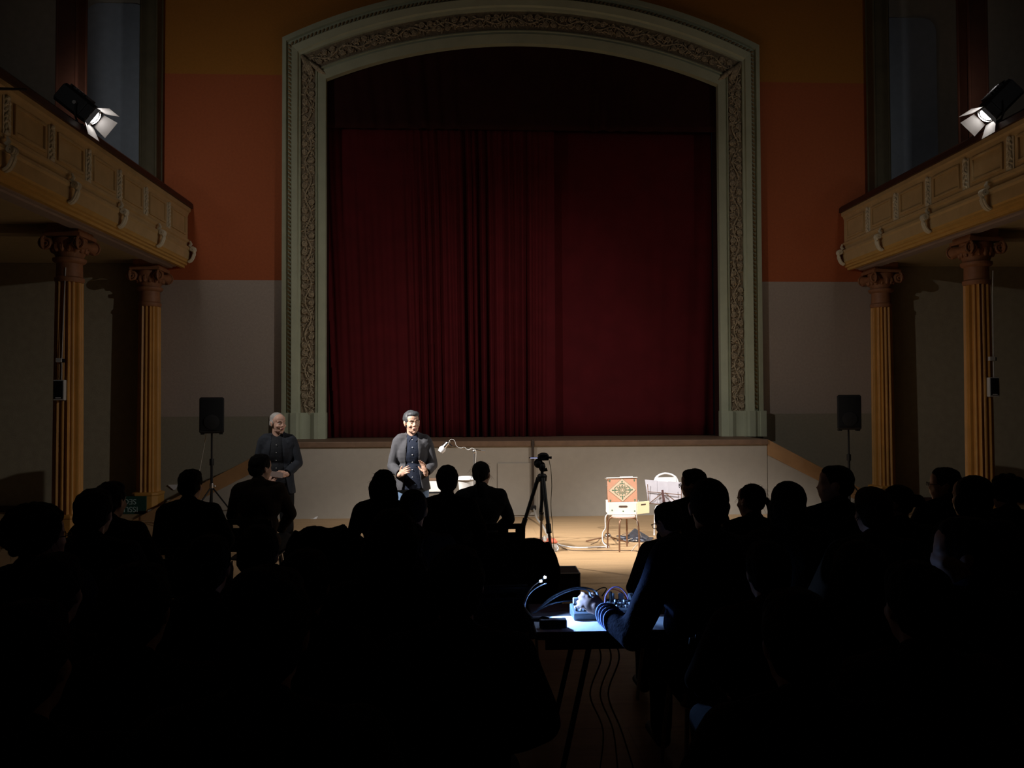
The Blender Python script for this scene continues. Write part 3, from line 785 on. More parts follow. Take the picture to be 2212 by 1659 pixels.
# younger man in the open grey jacket
ym_loc = ground_xy(891, 185)
arms = [((-.232, .0, 1.135), (-.150, .22, 1.07)), ((.235, .0, 1.13), (.135, .23, 1.055))]
hands = [((.25, .35, .9), (.65, -.4, .3), (.12, .15, .2, .3), (.7, .5, .1)), ((-.55, .65, .45), (-.1, .1, 1), (.35, .45, .5, .55), (.6, .75, -.1))]
JEANS = mat('jeans_blue', (.16, .25, .40), .85, var=.12, scale=20, bump=.15)
JACK = mat('jacket_grey', (.075, .075, .083), .9, var=.08, scale=30, bump=.2, bscale=300, spec=.2)
SHIRT = mat('shirt_navy', (.020, .026, .045), .85, var=.2, scale=60, bump=.2, spec=.2)
ym, J, hc, R = person('younger man in open grey jacket and blue jeans speaking with both hands raised', ym_loc, PI+.06, 1.0, False, lean=-.01, hy=.30, hp=.0, hr=.08,
                      hair='fringe', hairm=HAIR_DG, arms=arms, hands=hands, vox=.0048, skin=SKIN_Y, full=False, hscale=1.09, sw=.87)
face_details(ym, hc, R, 1.09, HAIR_DK, SKIN_Y, squint=.42)
b = MB(); torso(b, J, .012)
for (e, w_), sj in zip(arms, ('sL', 'sR')): arm(b, J[sj], e, w_, .002, .9)
b.loft([[((rx)*math.cos(a), ry*math.sin(a), z) for a in np.linspace(0, 2*PI, 24, endpoint=False)] for z, rx, ry in ((1.12, .155, .12), (.95, .180, .138), (.87, .182, .140))])
capsule(b, J['nb']+[0, -.01, -.02], J['nb']+[0, -.006, .022], .066, .060, 12)
sh = link(blob(b, .009, smooth=2, disp=.006, dscale=14), 'shirt', SHIRT, ym)
for i in range(6):
    z = 1.44-.085*i; yf = .128 if z < 1.36 else .10-.02*(z-1.36)/.08
    b = MB().ball((0, yf+.004, z), (.0062, .003, .0062), None, 8, 5); b.build('button', M['white'], sh)
for s_ in (-1, 1):
    c = MB(); n0 = J['nb']; A = [n0+[s_*.01, -.068, .050], n0+[s_*.060, -.03, .048], n0+[s_*.045, .052, .018], n0+[s_*.004, .078, -.006]]; Bq = [n0+[s_*.012, -.082, .015], n0+[s_*.076, -.03, .012], n0+[s_*.064, .072, -.022], n0+[s_*.040, .112, -.060]]
    c.loft([[p, q, q+np.array([0, .004, .004]), p+np.array([0, .004, .004])] for p, q in zip(smoothpath(A, 4), smoothpath(Bq, 4))]); c.build('collar', SHIRT, sh)
open_coat(ym, J, arms, .021, JACK, .86, (.115, .075, 0.0), 'jacket', JACK, 1.30, vox=.0085)
b = MB(); b.ball(J['pel']-[0, 0, .02], (.178, .135, .10), None, 18, 12)
for q in 'LR': leg(b, J['h'+q], J['k'+q], J['a'+q], .018, .97)
link(blob(b, .01, smooth=2, disp=.006, dscale=11), 'jeans', JEANS, ym)

# older man with the card
om_loc = ground_xy(600, 180)
oarms = [((-.232, .0, 1.15), (-.125, .255, 1.045)), ((.228, .0, 1.13), (.075, .26, 1.00))]
ohands = [((.55, .8, .1), (.3, -.1, 1), (1.0, 1.05, 1.1, 1.15), (.3, .9, .5)), ((-.6, .75, .15), (-.2, -.1, 1), (.95, 1.0, 1.1, 1.15), (.3, .9, .5))]
BLAZ = mat('blazer_charcoal', (.030, .034, .043), .9, var=.1, scale=30, bump=.2, bscale=300, spec=.15)
BSH = mat('shirt_black', (.012, .014, .018), .8, bump=.2, spec=.3)
om, J, hc, R = person('older white-haired man in dark blazer and black shirt holding a card', om_loc, PI+.12, 1.0, False, lean=0, hy=.62, hp=-.02, hr=.04,
                      hair='balding', hairm=HAIR_GR, arms=oarms, hands=ohands, vox=.0048, skin=SKIN, full=False, hscale=1.05, sw=.87)
face_details(om, hc, R, 1.05, mat('brow_grey', (.22, .16, .13), .7), SKIN, squint=.55)
b = MB(); torso(b, J, .012)
for (e, w_), sj in zip(oarms, ('sL', 'sR')): arm(b, J[sj], e, w_, .002, .9)
b.loft([[((rx)*math.cos(a), ry*math.sin(a), z) for a in np.linspace(0, 2*PI, 24, endpoint=False)] for z, rx, ry in ((1.12, .150, .118), (.95, .176, .135), (.93, .178, .137))])
capsule(b, J['nb']+[0, -.02, -.03], J['nb']+[0, -.02, .02], .064, .060, 12)
sh = link(blob(b, .009, smooth=2, disp=.006, dscale=14), 'shirt', BSH, om)
for i in range(5):
    z = 1.38-.09*i; b = MB().ball((0, .134, z), (.0055, .003, .0055), None, 8, 5); b.build('button', M['grey_light'], sh)
open_coat(om, J, oarms, .020, BLAZ, .80, (.15, .085, 0.0), 'blazer', BLAZ, 1.22, vox=.0085)
b = MB(); b.ball(J['pel']-[0, 0, .02], (.176, .135, .10), None, 18, 12)
for q in 'LR': leg(b, J['h'+q], J['k'+q], J['a'+q], .022, .97)
link(blob(b, .01, smooth=2, disp=.008, dscale=11), 'trousers', CL[0], om)
# the card he holds
mw = Matrix.Translation(om_loc)@Matrix.Rotation(PI+.12, 4, 'Z'); cpos = mw@Vector((-.025, .355, 1.055))
b = MB().box((0, 0, 0), (.155, .003, .062), rot('Y', -.17)); o = b.build('card', mat('card_pinkish', (.36, .27, .24), .7), None, False)
o.location = cpos; o.rotation_euler = (0, 0, PI+.12); tag(o, 'blank pale pink card held by the older man in both hands', 'card')

# ------------------------------------------------------------------ chairs of the audience
def make_chair():
    t = thing('stacking_chair', 'x', 'chair', (0, 0, 0))
    def shell(pts, wd, hole=None):
        b = MB(); rings = []
        for y, z, w_ in pts: rings.append([(-w_/2, y-.015*0, z), (-w_/4, y-.022, z-.0), (0, y-.026, z), (w_/4, y-.022, z), (w_/2, y, z),
                                           (w_/2, y+.008, z+.008), (w_/4, y-.012, z+.008), (0, y-.016, z+.008), (-w_/4, y-.012, z+.008), (-w_/2, y+.008, z+.008)])
        b.loft(rings); return b
    sb = MB(); sb.loft([[(x*w_, y, .445-.02*math.cos(x*3)+dz) for x, dz in ((-.5, 0), (-.25, 0), (0, 0), (.25, 0), (.5, 0), (.5, .012), (.25, .012), (0, .012), (-.25, .012), (-.5, .012))]
                        for y, w_ in ((.21, .36), (.19, .41), (0, .42), (-.18, .40), (-.20, .36))]); sb.build('seat', M['chair'], t, True)
    # back with two slots: built from strips
    bb = MB()
    def yb(z): return -.20-.16*((z-.45)/.37)
    def strip(x0, x1, z0, z1):
        bb.loft([[(x0, yb(z), z), (x1, yb(z), z), (x1, yb(z)+.012, z+.002), (x0, yb(z)+.012, z+.002)] for z in np.linspace(z0, z1, 5)])
    strip(-.215, .215, .52, .745); strip(-.215, -.13, .745, .775); strip(-.015, .015, .745, .775); strip(.13, .215, .745, .775); strip(-.215, .215, .775, .81); strip(-.19, .19, .81, .825)
    bb.build('backrest', M['chair'], t, False, .006)
    for sx in (-1, 1):
        MB().tube([(sx*.18, .17, .43), (sx*.20, .21, .2), (sx*.21, .23, .01)], .011, 8).build('leg', M['metal'], t)
        MB().tube([(sx*.18, -.17, .43), (sx*.20, -.22, .2), (sx*.21, -.25, .01)], .011, 8).build('leg', M['metal'], t)
        MB().tube([(sx*.19, -.12, .435), (sx*.20, -.205, .47), (sx*.20, -.23, .53)], .011, 8).build('back_support', M['metal'], t)
    return t
chair0 = make_chair(); chair_used = [False]
def place_chair(x, y, rz, label, k=1.0):
    if not chair_used[0]: c = chair0; chair_used[0] = True
    else:
        c = chair0.copy(); col.objects.link(c)
        for ch in chair0.children:
            d = ch.copy(); col.objects.link(d); d.parent = c
    c.location = (x, y, 0); c.rotation_euler = (0, 0, rz); c['label'] = label; c['group'] = 'audience stacking chairs'; c.scale = (1, 1, k)
    return c

# ------------------------------------------------------------------ audience
def seated(px, ytop, s, label, who, hair, facing=0.0, hy=0.0, hp=0.0, hr=0, chair=True, top=0, **kw):
    """px, ytop: crown of the head; s pixels per metre there; label of the person, short name for the chair label"""
    Y = s2y(s); p = at_y(px, ytop, Y); z = float(p[2]); hat = {'curly': 1.385, 'short': 1.34, 'crop': 1.335, 'bob': 1.345, 'long': 1.345, 'wavy': 1.345, 'tail': 1.34, 'bun': 1.34, 'lowtail': 1.34, 'balding': 1.335}[hair]
    k = z/hat; lean = kw.pop('lean', .05)
    off = -(math.tan(lean)*.53+.02)*k
    loc = (float(p[0])-math.sin(-facing)*0+math.sin(facing)*(-off)*-1*0, float(p[1])+off, 0)
    t, J, hc, R = person(label, loc, facing, k, True, lean=lean, hy=hy, hp=hp, hr=hr, hair=hair, top=CL[top % 4], seed=int(px), **kw)
    if chair: place_chair(loc[0]+math.sin(facing)*.02, loc[1]-.03, facing, 'black stacking chair under '+who, min(k, 1.04))
    return t

seated(82, 1088, 480, 'spectator with big round curly hair and glasses at the far left', 'the curly-haired spectator', 'curly', hy=-.75, glasses=True, top=1, flyaway=60)
seated(241, 1050, 322, 'short-haired spectator with round shoulders in front of the left aisle column', 'the round-shouldered spectator by the left column', 'short', hy=-.3, top=0, bulk=1.05)
seated(206, 1068, 400, 'spectator half hidden to the left of the round-shouldered spectator', 'the half-hidden spectator by the left column', 'short', top=2, chair=False)
seated(413, 1022, 273, 'broad short-haired spectator in front of the left speaker stand', 'the broad spectator by the left speaker stand', 'short', hy=-.15, top=0, bulk=1.12)
seated(562, 988, 226, 'tallest spectator on the left, seated right in front of the older man', 'the spectator in front of the older man', 'short', hy=-.7, top=3, bulk=1.1)
seated(830, 1020, 268, 'spectator with wavy shoulder-length hair left of the younger man', 'the wavy-haired spectator', 'wavy', hy=-.45, top=0, flyaway=40)
seated(893, 1066, 370, 'small spectator with hair tied back in front of the younger man\'s legs', 'the small spectator before the younger man', 'lowtail', top=2, bulk=.95)
seated(966, 1013, 270, 'spectator with short hair and clear ears left of the one with tied hair', 'the spectator with clear ears', 'short', hy=.05, top=0)
seated(1039, 1002, 236, 'slim spectator with tied hair and loose strands left of the tripod', 'the slim spectator left of the tripod', 'tail', facing=.05, hy=-.45, top=0, flyaway=25, bulk=.95, lean=.0)
seated(1503, 1020, 269, 'bearded spectator with glasses looking left in front of the music stand', 'the spectator with glasses by the music stand', 'short', hy=1.15, hp=-.1, glasses=True, top=0)
seated(1455, 1093, 355, 'spectator bending forward between the mixer man and the music stand', 'the spectator bending forward', 'short', hy=.5, hp=-.35, top=3, lean=.15, glasses=True, bulk=.95)
seated(1623, 1052, 325, 'spectator with loose wavy hair falling left, right of the man at the mixer', 'the spectator with loose wavy hair', 'tail', hy=.5, top=0, flyaway=60)
seated(1699, 1048, 391, 'spectator with a large rounded bob of hair in front of the right stairs', 'the spectator with the large bob', 'bob', top=2)
seated(1806, 1015, 330, 'tall spectator in left profile below the right speaker stand', 'the spectator in profile below the right speaker', 'crop', hy=1.15, top=0, bulk=1.1)
seated(1882, 1065, 420, 'spectator with fluffy lighter hair right of the one in profile', 'the fluffy-haired spectator', 'short', hairm=HAIR_BR, top=3, flyaway=80)
seated(1936, 1055, 350, 'spectator with hair in a bun turned to the left, right of the fluffy-haired one', 'the spectator with a bun', 'bun', hy=.95, top=0)
seated(2040, 1018, 292, 'spectator with glasses in left profile in front of the right aisle column', 'the spectator with glasses near the right column', 'short', hy=1.25, glasses=True, top=0)
seated(2098, 1035, 370, 'spectator directly behind the bespectacled one at the right column', 'the spectator behind the bespectacled one', 'bob', hy=.5, top=2, chair=False)
seated(2172, 1025, 306, 'spectator with a full head of hair at the far right edge', 'the spectator at the far right edge', 'curly', hy=.4, top=0)
# nearer rows, almost lost in the dark
seated(850, 1112, 560, 'nearer spectator with long curly hair behind the wavy-haired one', 'the nearer long-haired spectator', 'wavy', hy=.0, top=1, flyaway=120)
seated(575, 1258, 1000, 'closest spectator, head low in the dark left foreground', 'the closest spectator', 'short', top=2)
seated(2085, 1135, 600, 'nearer spectator in left profile with a faint blue glint, right foreground', 'the nearer spectator in profile at right', 'short', hy=1.1, top=1)
seated(300, 1240, 760, 'spectator low in the dark left foreground behind the curly-haired one', 'the left foreground spectator', 'short', top=0)
seated(1850, 1180, 620, 'spectator in the dark right foreground below the fluffy-haired one', 'the right foreground spectator', 'bob', top=3)
seated(1130, 1262, 900, 'spectator in the dark centre foreground left of the mixing table', 'the centre foreground spectator', 'short', top=2) if False else None

for px_, yt_, s_p, lb in ((120, 1215, 640, 'dim spectator low at left behind the curly-haired one'), (452, 1172, 545, 'dim spectator behind the broad one at the left speaker stand'), (560, 1150, 500, 'dim spectator behind the one seated before the older man'),
                        (660, 1205, 620, 'dim spectator below the coat-draped chair'), (985, 1200, 680, 'dim spectator left of the long dark coat'), (1655, 1185, 560, 'dim spectator behind the one with loose wavy hair'),
                        (1975, 1235, 760, 'dim spectator low in the far right foreground'), (60, 1330, 980, 'dim spectator in the bottom left corner'), (1720, 1300, 900, 'dim spectator in the lower right foreground')):
    seated(px_, yt_, s_p, lb, 'the '+lb, 'short', top=px_ % 4)

# man at the mixing table, reaching left with his sleeve lit blue
mp = at_y(1528, 1058, s2y(436)); kz = float(mp[2])/1.335
mloc = Vector((float(mp[0]), float(mp[1])-.06, 0))
def mloc_local(P):      # world point -> his local frame (facing straight to the stage)
    return ((P[0]-mloc[0])/kz, (P[1]-mloc[1])/kz, P[2]/kz)
wr = at_y(1299, 1318, s2y(432)); el = at_y(1366, 1374, s2y(455))
marms = [(mloc_local(el), mloc_local(wr)), ((.27, .10, .80), (.12, .33, .63))]
mh = [((-.72, .50, .30), (.30, .45, .85), (.55, .6, .65, .7), (.45, .85, .3)), ((-.4, .9, -.1), (-1, 0, .1), (.5, .55, .6, .6))]
mm, J, hc, R = person('man seated at the mixing table reaching left to the mixer, sleeve lit blue', mloc, 0, kz, True, lean=.05, hy=-.1, hair='crop', arms=marms, hands=mh,
                      top=mat('hoodie_blue_navy', (.014, .018, .040), .9, var=.1, scale=30, bump=.3, spec=.15), seed=77, bulk=1.38, jacket=.034, slv=.84, sw=1.1, hscale=1.1, vox=.006, hood=True)
place_chair(mloc[0], mloc[1]-.03, 0, 'black stacking chair under the man at the mixing table')
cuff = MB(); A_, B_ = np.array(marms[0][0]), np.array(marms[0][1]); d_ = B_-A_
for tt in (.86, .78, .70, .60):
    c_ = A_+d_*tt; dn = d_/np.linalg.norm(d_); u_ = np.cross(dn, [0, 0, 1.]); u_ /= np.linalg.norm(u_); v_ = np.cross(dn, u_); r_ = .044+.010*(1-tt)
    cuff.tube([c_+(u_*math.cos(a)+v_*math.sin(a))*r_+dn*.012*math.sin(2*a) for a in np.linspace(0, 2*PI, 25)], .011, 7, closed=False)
cuff.build('cuff', mat('cuff_lit_blue', (.26, .34, .62), .85, bump=.2), mm)  # blue lamp light on the sleeve end painted into the colour

# empty chairs and coats
p = at_y(1093, 1141, s2y(250)); place_chair(float(p[0])-.05, float(p[1])+.3, 0, 'empty black stacking chair with slotted back left of the tripod', 1.0)
p = at_y(700, 1150, s2y(265)); cc = place_chair(float(p[0]), float(p[1])+.3, 0, 'black stacking chair with a dark coat over its back, between older and younger man', 1.0)
p = at_y(1060, 1248, s2y(376)); place_chair(float(p[0]), float(p[1])+.3, .05, 'empty black stacking chair left of the mixing table', 1.0)
p = at_y(387, 1462, s2y(590)); place_chair(float(p[0]), float(p[1])+.3, .05, 'empty black stacking chair in the bottom left foreground', 1.0)
def coat(x, y, w_, ztop, zbot, label, flare=.0, seed=0):
    b = MB(); rings = []; rr = random.Random(seed)
    ph = rr.uniform(0, 6)
    for t in np.linspace(0, 1, 15):
        z = zbot+(ztop-zbot)*t; ww = w_*(1+.16*flare*(1-t))*(1 if t < .9 else 1-.25*(t-.9)/.1); dd = .07+.03*math.sin(t*4)
        if t > .96: dd = .035
        rings.append([(ww/2*math.cos(a)+.008*math.sin(5*a+9*t), dd*math.sin(a)*(1+.22*math.sin(6*a+ph+3*t)), z+.018*math.cos(3*a+ph)*(t > .8)) for a in np.linspace(0, 2*PI, 44, endpoint=False)])
    b.loft(rings)
    for sx in (-1, 1): b.tube(smoothpath([(sx*w_*.40, -.03, ztop-.03), (sx*w_*.52, -.09, ztop-.18), (sx*w_*.46, -.08, ztop-.40), (sx*w_*.44, -.07, ztop-.48)], 4), [.05]*6+[.046]*6+[.04], 9)
    o = link(blob(b, .013, smooth=2, disp=.02, dscale=9), 'coat', M['black_soft']); o.location = (x, y, 0)
    return tag(o, label, 'coat')
coat(cc.location[0], cc.location[1]-.36, .43, .875, .28, 'dark coat hung over the chair back between the two standing men', seed=2)
p = at_y(1098, 1165, s2y(300)); pc = place_chair(float(p[0]), float(p[1])+.3, 0, 'black stacking chair under the long dark coat, behind the empty slotted one')
coat(float(p[0]), float(p[1])-.02, .62, .88, .18, 'long dark coat spread over a chair back left of the blue lamp', flare=2, seed=4)

# ------------------------------------------------------------------ loudspeakers on stands
def speaker_set(px, sd, s=141):
    Y = s2y(s); x = float(at_y(px, 872, Y)[0]); z0 = 1.425
    t = thing('speaker_stand', f'black tripod speaker stand on the {sd} side of the stage', 'stand', (x, Y, 0))
    MB().lathe([(.019, .22), (.019, 1.0), (.014, 1.0), (.014, z0+.05)], 14).build('pole', M['black'], t)
    MB().lathe([(.03, .94), (.032, .95), (.032, 1.03), (.03, 1.04)], 14).build('collar', M['black'], t)
    MB().lathe([(.030, .60), (.032, .61), (.032, .66), (.03, .67)], 14).build('collar', M['metal'], t)
    MB().tube([(.03, 0, .63), (.06, -.01, .63)], [.008, .014], 8).build('knob', M['grey_light'], t)
    for k in range(3):
        a = PI/2+.4+k*2*PI/3
        MB().tube([(.02*math.cos(a), .02*math.sin(a), .60), (.50*math.cos(a), .50*math.sin(a), .02)], .012, 8).build('leg', M['black'], t)
        MB().tube([(.02*math.cos(a), .02*math.sin(a), .25), (.28*math.cos(a), .28*math.sin(a), .27)], .008, 6).build('brace', M['metal'], t)
    t = thing('loudspeaker', f'black loudspeaker on a stand on the {sd} side of the stage', 'speaker', (x, Y, z0), (.28 if sd == 'left' else -.30))
    b = MB(); rings = []
    for z, e in ((0, .02), (.02, 0), (.52, 0), (.54, .02)):
        rings.append([(-.17+e, -.13+e, z), (.17-e, -.13+e, z), (.175-e, -.10, z), (.12-e, .14-e, z), (-.12+e, .14-e, z), (-.175+e, -.10, z)])
    b.loft(rings); b.build('cabinet', M['black'], t, False, .008)
    g = MB(); g.loft([[(-.155, -.135-e, z), (-.08, -.15-e, z), (0, -.155-e, z), (.08, -.15-e, z), (.155, -.135-e, z), (.155, -.125, z), (-.155, -.125, z)] for z, e in ((.05, 0), (.5, 0))])
    g.build('grille', M['grille'], t)
    MB().lathe([(.105, -.158), (.11, -.160), (.10, -.162)], 28, (0, 0, .17), 1).build('woofer_ring', M['black'], t)
    MB().box((0, -.157, .075), (.045, .004, .012)).build('badge', M['grey_light'], t, False)
    for sx in (-1, 1): MB().box((sx*.13, -.02, -.008), (.05, .16, .02)).build('foot', M['black'], t, False)
    return x, Y
lx, ly = speaker_set(458, 'left'); speaker_set(1832, 'right')
P0 = at_y(446, 935, ly+.1); P1 = at_y(437, 985, ly+.25); P2 = at_y(428, 1032, ly+.3); 
c = MB().tube(smoothpath([P0, P1, P2, (P2[0]-.05, P2[1], .55), (P2[0]-.02, P2[1], .3), (P2[0], P2[1], .02)], 6), .0065, 6).build('speaker_cable', mat('cable_grey', (.42, .40, .34), .6))
tag(c, 'thin pale cable hanging from the left loudspeaker', 'cable')

# small speakers and junction boxes on the second columns
for s_, sd in ((-1, 'left'), (1, 'right')):
    X = s_*6.51+(-.02 if s_ < 0 else .09); Y = -3.03-.20
    t = thing('wall_speaker', f'small black column speaker with grey frame on the {sd} second column', 'speaker', (X, Y, 1.92))
    MB().box((0, 0, .14), (.15, .07, .28)).build('frame', M['grey_light'], t, False, .008)
    MB().box((0, -.034, .145), (.12, .012, .245)).build('grille', M['grille'], t, False)
    MB().box((0, -.042, .035), (.07, .004, .014)).build('badge', M['white'], t, False)
    MB().box((0, .03, .14), (.06, .06, .08)).build('bracket', M['black'], t, False)
    t = thing('junction_box', f'small pale junction box above the {sd} column speaker', 'box', (X-.01, Y+.005, 2.44))
    MB().box((0, 0, .03), (.085, .05, .06)).build('cover', M['grey_light'], t, False, .006)
    MB().box((.05, .005, .025), (.03, .04, .05)).build('socket', M['black'], t, False, .004)
    c = MB().tube([(X+.02, Y+.012, z) for z in (2.20, 2.44)]+[(X+.02, Y+.012, 2.5), (X+.035, Y+.03, 3.4), (X+.05, Y+.03, 3.75)], .007, 6).build('column_cable', M['grey_light'])
    tag(c, f'thin pale cable running up the {sd} second column', 'cable')

# ------------------------------------------------------------------ spotlights on the balcony rails
def spotlight(loc, aim, label, sg):
    d = (Vector(aim)-Vector(loc)).normalized(); q = d.to_track_quat('Y', 'Z')
    t = thing('spotlight', label, 'spotlight', loc); t.rotation_mode = 'QUATERNION'; t.rotation_quaternion = q
    b = MB(); rings = []
    for y, r in ((-.30, .11), (-.28, .135), (.10, .135), (.11, .125), (.20, .125)):
        rings.append([(r*x, y, r*z) for x, z in ((-1, -.75), (-.75, -1), (.75, -1), (1, -.75), (1, .75), (.75, 1), (-.75, 1), (-1, .75))])
    b.loft(rings); b.build('housing', M['black'], t, False, .004)
    b = MB()
    for k in range(6): b.box((0, -.22+.05*k, .15), (.2, .022, .03))
    b.build('vent_fins', M['black'], t, False)
    MB().lathe([(.095, .195), (.11, .20), (.11, .215), (.095, .22), (.095, .195)], 24, axis=1, cap=False).build('lens_ring', M['chrome'], t)
    MB().lathe([(.092, .198), (.06, .206), (.001, .208)], 24, axis=1).build('lens', mat('lens_lit', (.9, .9, .9), .2, emit=(1, .93, .85), estr=22), t)
    al = mat('barn_door_inner', (.75, .75, .77), .45, .2)
    for nm, (ax, s2) in (('top', ('X', 1)), ('bottom', ('X', -1)), ('left', ('Z', -1)), ('right', ('Z', 1))):
        if ax == 'X':
            P = [(-.11, .22, s2*.115), (.11, .22, s2*.115), (.15, .37, s2*.21), (-.15, .37, s2*.21)]
        else:
            P = [(s2*.115, .22, -.10), (s2*.115, .22, .10), (s2*.24, .35, .13), (s2*.24, .35, -.13)]
        P = [np.array(p) for p in P]; n_ = np.cross(P[1]-P[0], P[3]-P[0]); n_ = n_/np.linalg.norm(n_)*.003
        bb = MB().add([*P, *[p+n_ for p in P]], [(0, 1, 2, 3), (7, 6, 5, 4), (0, 4, 5, 1), (1, 5, 6, 2), (2, 6, 7, 3), (3, 7, 4, 0)])
        bb.build('barn_door', al, t, False)
    # yoke and clamp hang in world axes
    y = thing('lamp_clamp', label.replace('black theatre spotlight', 'yoke and clamp of the spotlight'), 'clamp', (0, 0, 0)) if False else None
    iq = q.inverted()
    def L(v): return tuple(iq@Vector(v))
    side = (d.cross(Vector((0, 0, 1)))).normalized()
    yk = MB().tube([L(side*.15), L(side*.16+Vector((0, 0, -.15))), L(side*.10+Vector((0, 0, -.23))), L(-side*.10+Vector((0, 0, -.23))), L(-side*.16+Vector((0, 0, -.15))), L(-side*.15)], .014, 6)
    yk.build('yoke', M['black'], t)
    MB().tube([L((0, 0, -.22)), L((sg*.0, 0, -.30))], .03, 8).build('clamp', M['black'], t)
    MB().tube([L(side*.15), L(side*.19)], .025, 8).build('knob', M['metal'], t)
    return t
spotlight(FIX_L, AIM_L, 'black theatre spotlight with silver barn doors on the left balcony rail', -1)
spotlight(FIX_R, AIM_R, 'black theatre spotlight with silver barn doors on the right balcony rail', 1)
for loc_, sd in ((KEY_L, 'left'), (KEY_R, 'right')): spotlight(loc_, AIM_K, f'added unseen black theatre spotlight further back on the {sd} balcony rail', 1)
a = at_x(56, 193, -5.80); c_ = at_x(-70, 190, -5.80)
o = MB().tube([a, ((a[0]+c_[0])/2, (a[1]+c_[1])/2, (a[2]+c_[2])/2), c_], [.012, .016, .016], 8).build('lighting_bar', M['black']); tag(o, 'black horizontal bar reaching in at the left balcony rail', 'bar')

# ------------------------------------------------------------------ instrument box on its stool
S0 = 171; YB = s2y(S0)
sp = at_y(1346, 1112, YB); zs = float(sp[2])
ZST = zs
t = thing('stool', 'round stool with bent brown steel legs carrying the white instrument box', 'stool', (float(sp[0]), YB, 0), .25)
MB().lathe([(.0, zs-.03), (.145, zs-.03), (.155, zs-.022), (.155, zs-.006), (.145, zs), (0, zs)], 32).build('seat', mat('stool_seat_pink', (.62, .45, .38), .5), t)
for k in range(4):
    a = PI/4+k*PI/2+.12; c, s2 = math.cos(a), math.sin(a)
    MB().tube(smoothpath([(.05*c, .05*s2, zs-.036), (.14*c, .14*s2, zs-.038), (.185*c, .185*s2, zs-.075), (.20*c, .20*s2, .25), (.205*c, .205*s2, .005)], 5), .011, 10).build('leg', M['brown_tube'], t)
# box
BX = float(at_y(1345, 1100, YB)[0]); bz = zs+.003
WB = .372; HB = .158
CREAM = mat('box_cream_paint', (.90, .87, .80), .4, var=.03); PANEL = mat('box_lid_rust', (.66, .34, .22), .55, var=.06); GREEN = mat('inlay_green', (.10, .20, .12), .5); PALE = mat('inlay_pale', (.80, .56, .40), .5)
t = thing('instrument_box', 'open white box with a rust-coloured ornamented lid standing on the stool', 'instrument', (BX, YB-.02, bz), -.05)
b = MB(); b.box((0, .13, HB/2), (WB, .30, HB)); b.build('case', CREAM, t, False, .006)
b = MB(); b.prism([(x, z) for x, z in [(-.043+.011*math.cos(a), .107+.011*math.sin(a)) for a in np.linspace(PI/2, 3*PI/2, 8)]+[(.043+.011*math.cos(a), .107+.011*math.sin(a)) for a in np.linspace(-PI/2, PI/2, 8)]], -.0245, -.018, 1)
b.build('handle_slot', mat('slot_dark', (.10, .06, .04), .7), t, False)
for x, z in ((-.14, .06), (0, .048), (.145, .05)):
    b = MB().ball((x, -.0225, z), (.009, .002, .009), rot('Y', .78), 4, 4); b.ball((x, -.0225, z), (.003, .0022, .012), None, 6, 4); b.build('inlay', GREEN, t, False)
lid = MB().box((0, .0, 0), (.372, .016, .30)).build('lid', PANEL, t, False, .003); lid.location = (-.008, -.005, HB+.155); lid.rotation_euler = (-.04, -.02, 0)
def lidpart(b, nm, m): 
    o = b.build(nm, m, lid, False); return o
lidpart(MB().prism([(-.168, 0), (0, .142), (.168, 0), (0, -.142)], -.0105, -.0082, 1), 'diamond', PALE)
b = MB()
for s1 in (-1, 1):
    for s2_ in (-1, 1):
        b.tube([(s1*.170, -.0105, 0), (0, -.0105, s2_*.144)], .0014, 4); b.ball((s1*.155, -.010, s2_*.125), (.010, .002, .010), None, 6, 4); b.ball((s1*.155, -.010, s2_*.125-.014), (.004, .002, .010), None, 6, 4)
b.build('inlay', GREEN, lid, False)
b = MB()
for k in range(24):
    a = 2*PI*k/24; ra, rb_ = (.030, .026)
    b.tube([(ra*math.cos(a), -.0115, rb_*math.sin(a)), (.045*math.cos(a+.13), -.0115, .040*math.sin(a+.13))], .0016, 4)
for r1, r2 in ((.018, .016), (.034, .030), (.055, .048)):
    b.tube([(r1*math.cos(a)*(1+.12*math.cos(8*a)), -.0115, r2*math.sin(a)*(1+.12*math.cos(8*a))) for a in np.linspace(0, 2*PI, 49)], .0018, 4, closed=False)
for k in range(12):
    a = 2*PI*k/12; b.ball((.068*math.cos(a), -.0112, .060*math.sin(a)), (.0075, .002, .0075), rot('Y', a), 5, 4)
for sx in (-1, 1):
    for r in (.085, .105, .122): b.ball((sx*r, -.0112, 0), (.011-.002*(r > .1), .002, .013), rot('Y', .78), 6, 4); 
    for sz in (-1, 1): b.ball((sx*.092, -.0112, sz*.022), (.006, .002, .008), None, 6, 4); b.ball((sx*.024, -.0112, sz*.083), (.008, .002, .006), None, 6, 4)
    b.ball((0, -.0112, sx*.085), (.012, .002, .011), rot('Y', .78), 6, 4); b.ball((0, -.0112, sx*.108), (.009, .002, .011), rot('Y', .78), 6, 4)
for k in range(32):
    a = 2*PI*k/32; q_ = abs(math.cos(a))**3; rr_ = .070+.035*q_+.018*abs(math.sin(a))**3
    b.ball((rr_*math.cos(a), -.0112, rr_*.88*math.sin(a)), (.0042, .002, .0065), rot('Y', -a), 5, 4)
    b.ball((.050*math.cos(a), -.0112, .044*math.sin(a)), (.003, .002, .005), rot('Y', -a), 4, 3)
for s1 in (-1, 1):
    for s2_ in (-1, 1):
        for u in (.2, .32, .44): b.ball((s1*.118*(1-u)+.0, -.0112, s2_*.142*u*.75), (.006, .002, .006), rot('Y', .78), 5, 4)
b.build('rosette', GREEN, lid, False)
MB().box((0, -.004, .155), (.39, .03, .010)).build('lid_edge', CREAM, lid, False, .002)
